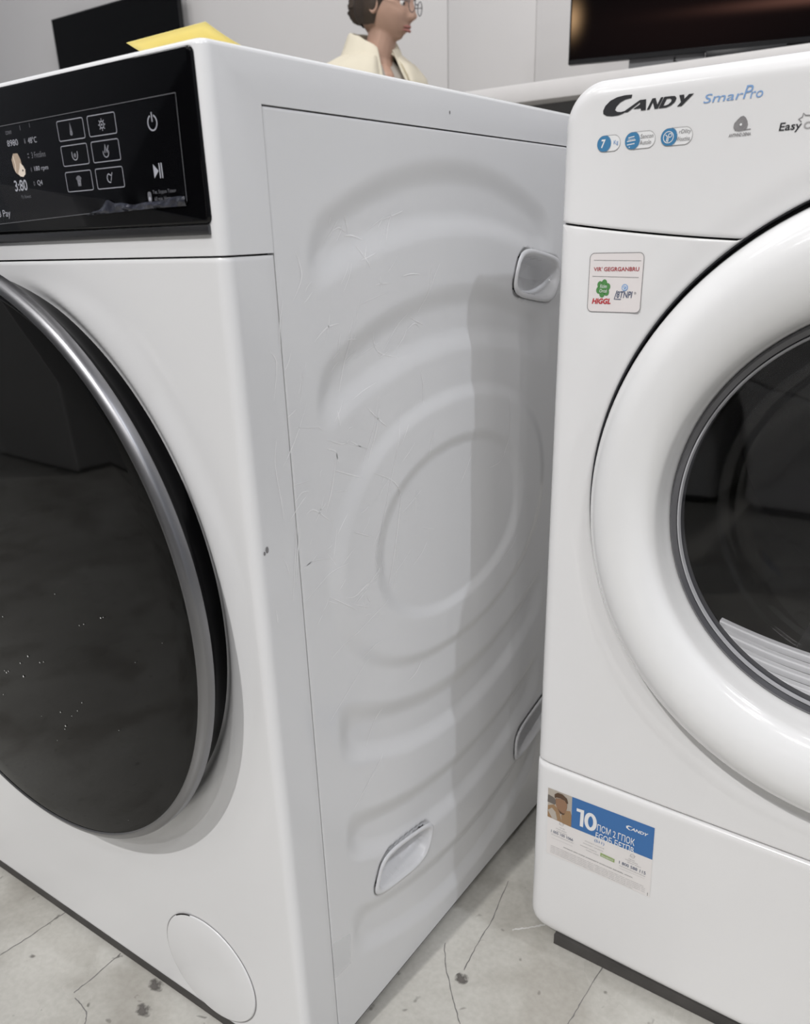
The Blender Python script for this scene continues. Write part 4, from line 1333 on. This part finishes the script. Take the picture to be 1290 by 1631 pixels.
# glasses
bm = bmesh.new()
for s in (-1, 1):
    ring = [Hd((.112-.10*abs(.031+.021*math.cos(a))*.9, s*(.031+.021*math.cos(a)), -.002+.019*math.sin(a))) for a in np.linspace(0, 2*PI, 25)]
    tube(bm, ring, .0013, 6)
    tube(bm, [Hd((.106, s*.052, .004)), Hd((.06, s*.075, .006)), Hd((0, s*.078, .004)), Hd((-.015, s*.077, -.012))], .0014, 6)
tube(bm, [Hd((.110, -.010, .002)), Hd((.113, 0, .005)), Hd((.110, .010, .002))], .0014, 6)
gl_ = from_bm('glasses', bm, mat('thin_dark_frame', (.03, .03, .04), .3, noise=.05), person)
LENS = glass_mat('lens', (.97, .97, .98), 1.3)
for s in (-1, 1):
    V = [Hd((.110-.09*.031, s*.031, -.002))]+[Hd((.112-.10*abs(.031+.0205*math.cos(a))*.9, s*(.031+.0205*math.cos(a)), -.002+.0185*math.sin(a))) for a in np.linspace(0, 2*PI, 25)[:-1]]
    make('lens', V, [(0, 1+k, 1+(k+1) % 24) for k in range(24)], LENS, gl_)
# hair: cap plus low tail
V = []; nu, nv = 48, 20
for i in range(nu):
    a = 2*PI*i/nu
    front = max(0, math.cos(a))
    phm = PI*(.70-.42*front**.7)
    for j in range(nv):
        ph = phm*j/(nv-1)
        rr = 1.07+.02*math.sin(9*a+3*ph)
        edge = ss(.85, 1.0, j/(nv-1))
        rr = rr-.09*edge
        V.append(Hd((-.006+.097*rr*math.sin(ph)*math.cos(a), .078*rr*math.sin(ph)*math.sin(a), .004+.113*rr*math.cos(ph))))
hair = make('hair', V, gridfaces(nu, nv, True), HAIR, person)
bm = bmesh.new()
kp = [(-.075, 0, .010, .028), (-.100, -.002, .004, .031), (-.118, -.006, -.012, .033), (-.122, -.010, -.034, .029), (-.112, -.014, -.056, .018), (-.104, -.016, -.068, .006)]
kp = np.array(kp); kp[:, 0] += .020; kp[:, 2] += .012; tt = np.linspace(0, len(kp)-1, 22)
kp = np.stack([np.interp(tt, range(len(kp)), kp[:, q]) for q in range(4)], -1)
tube(bm, [Hd(tuple(q[:3])) for q in kp], [float(q[3])*(1+.05*math.sin(3*i)) for i, q in enumerate(kp)], 24)
from_bm('hair_tail', bm, HAIR, hair, angle=180)
# clothing
def rings(lv, gap=0.0, n=48, flare=None):
    V = []; closed = gap == 0
    m_ = n if closed else n+1
    for i in range(m_):
        a = gap+(2*PI-2*gap)*i/n
        for (z, rx, ry, xo) in lv:
            c, s = math.cos(a), math.sin(a)
            wr = 1+.022*math.sin(5*a+z*23)+.020*math.sin(9*a-z*37)+.010*math.sin(17*a+z*61)
            V.append(T(xo+wr*rx*math.copysign(abs(c)**.85, c), wr*ry*math.copysign(abs(s)**.85, s), z))
    return V, gridfaces(m_, len(lv), closed)
jl = [(.70, .150, .185, -.03), (.80, .150, .185, -.03), (.92, .140, .175, -.025), (1.05, .140, .180, -.015), (1.13, .150, .195, -.02), (1.19, .150, .196, -.032), (1.225, .142, .190, -.036), (1.258, .122, .162, -.034), (1.282, .092, .115, -.026), (1.292, .068, .078, -.012)]
jv, jf = rings(jl, .26)
jacket = make('jacket', jv, jf, JACK, person)
md = jacket.modifiers.new('t', 'SOLIDIFY'); md.thickness = .006; md.offset = 1
for s in (-1, 1):
    sv, sf = skin_mesh([(T(-.035, s*.120, 1.212), .078), (T(-.045, s*.180, 1.18), .078), (T(-.04, s*.212, .97), .062), (T(.03, s*.21, .88), .050), (T(.085, s*.207, .80), .042)], [(0, 1), (1, 2), (2, 3), (3, 4)], 2)
    make('sleeve', sv, sf, JACK, jacket)
# collar: stand and fold with two points
V = []; n = 40
for i in range(n+1):
    a = .38+(2*PI-.76)*i/n
    q = abs(2*i/n-1)                      # 1 at the front points
    c, s = math.cos(a), math.sin(a)
    pt = max(0, (q-.70)/.30)
    for (r, z, k) in ((.064, 1.285, 0), (.060, 1.325, 0), (.062, 1.362, 0), (.070, 1.370, 0), (.079, 1.360, .2), (.092, 1.325, .6), (.112, 1.285, 1)):
        fr = -.060*q**2.2
        V.append(T(-.010+(r+.030*pt*k)*c+.003*math.sin(9*a), (r*1.08+.010*pt*k)*s, z+fr-.030*pt*k))
col_ = make('collar', V, gridfaces(n+1, 7), JACK, jacket)
col_.modifiers.new('ss', 'SUBSURF').levels = 1
md = col_.modifiers.new('t', 'SOLIDIFY'); md.thickness = .004; md.offset = 1
# chest flap seam and front edges
sv, sf = rings([(.72, .135, .165, -.03), (.95, .125, .160, -.025), (1.10, .128, .165, -.012), (1.18, .116, .165, -.012), (1.23, .098, .140, -.016), (1.262, .074, .090, -.02), (1.276, .060, .066, -.012), (1.278, .056, .060, -.012)])
make('shirt', sv, sf, SHIRT, person)
hips = T(-.04, 0, .78)
tv, tf = skin_mesh([(hips, (.125, .095))]+[(T(-.04, s*.085, .72), .098) for s in (-1, 1)]+[(T(s*.04, s*.09, .44), .078) for s in (-1, 1)]+[(T(-.05+s*.05, s*.09, .11), .066) for s in (-1, 1)],
                   [(0, 1), (0, 2), (1, 3), (2, 4), (3, 5), (4, 6)], 2)
make('trousers', tv, tf, TROU, person)
for s in (-1, 1):
    bm = bmesh.new()
    cx = -.05+s*.05
    tube(bm, [T(cx-.065, s*.09, .035), T(cx-.04, s*.09, .05), T(cx+.03, s*.092, .05), T(cx+.10, s*.095, .036), T(cx+.15, s*.097, .03), T(cx+.175, s*.098, .026)], [.024, .046, .048, .034, .029, .010], 14)
    for v in bm.verts:
        v.co.z = max(v.co.z, .001)
    from_bm('shoe', bm, SHOE, person)

# ================================================================== MACHINES ACROSS THE AISLE (seen mirrored in both porthole doors)
def copy_tree(o, parent=None):
    c = o.copy(); COL.objects.link(c)
    if parent: c.parent = parent
    for ch in list(o.children):
        copy_tree(ch, c)
    return c
for src, x, y, rz, lab in ((washer, -2.455, -1.68, -PI/2, 'white washing machine across the aisle turned sideways, mirrored in the left black door glass'),
                    (washer, -.42, -1.665, PI, 'white washing machine across the aisle, mirrored at the left in the dryer door'),
                    (dryer, .22, -1.65, PI, 'white tumble dryer across the aisle, mirrored at the right edge of the dryer door')):
    c = copy_tree(src)
    c.location = (x, y, 0); c.rotation_euler = (0, 0, rz)
    c['label'] = lab; c['group'] = 'machines across the aisle'
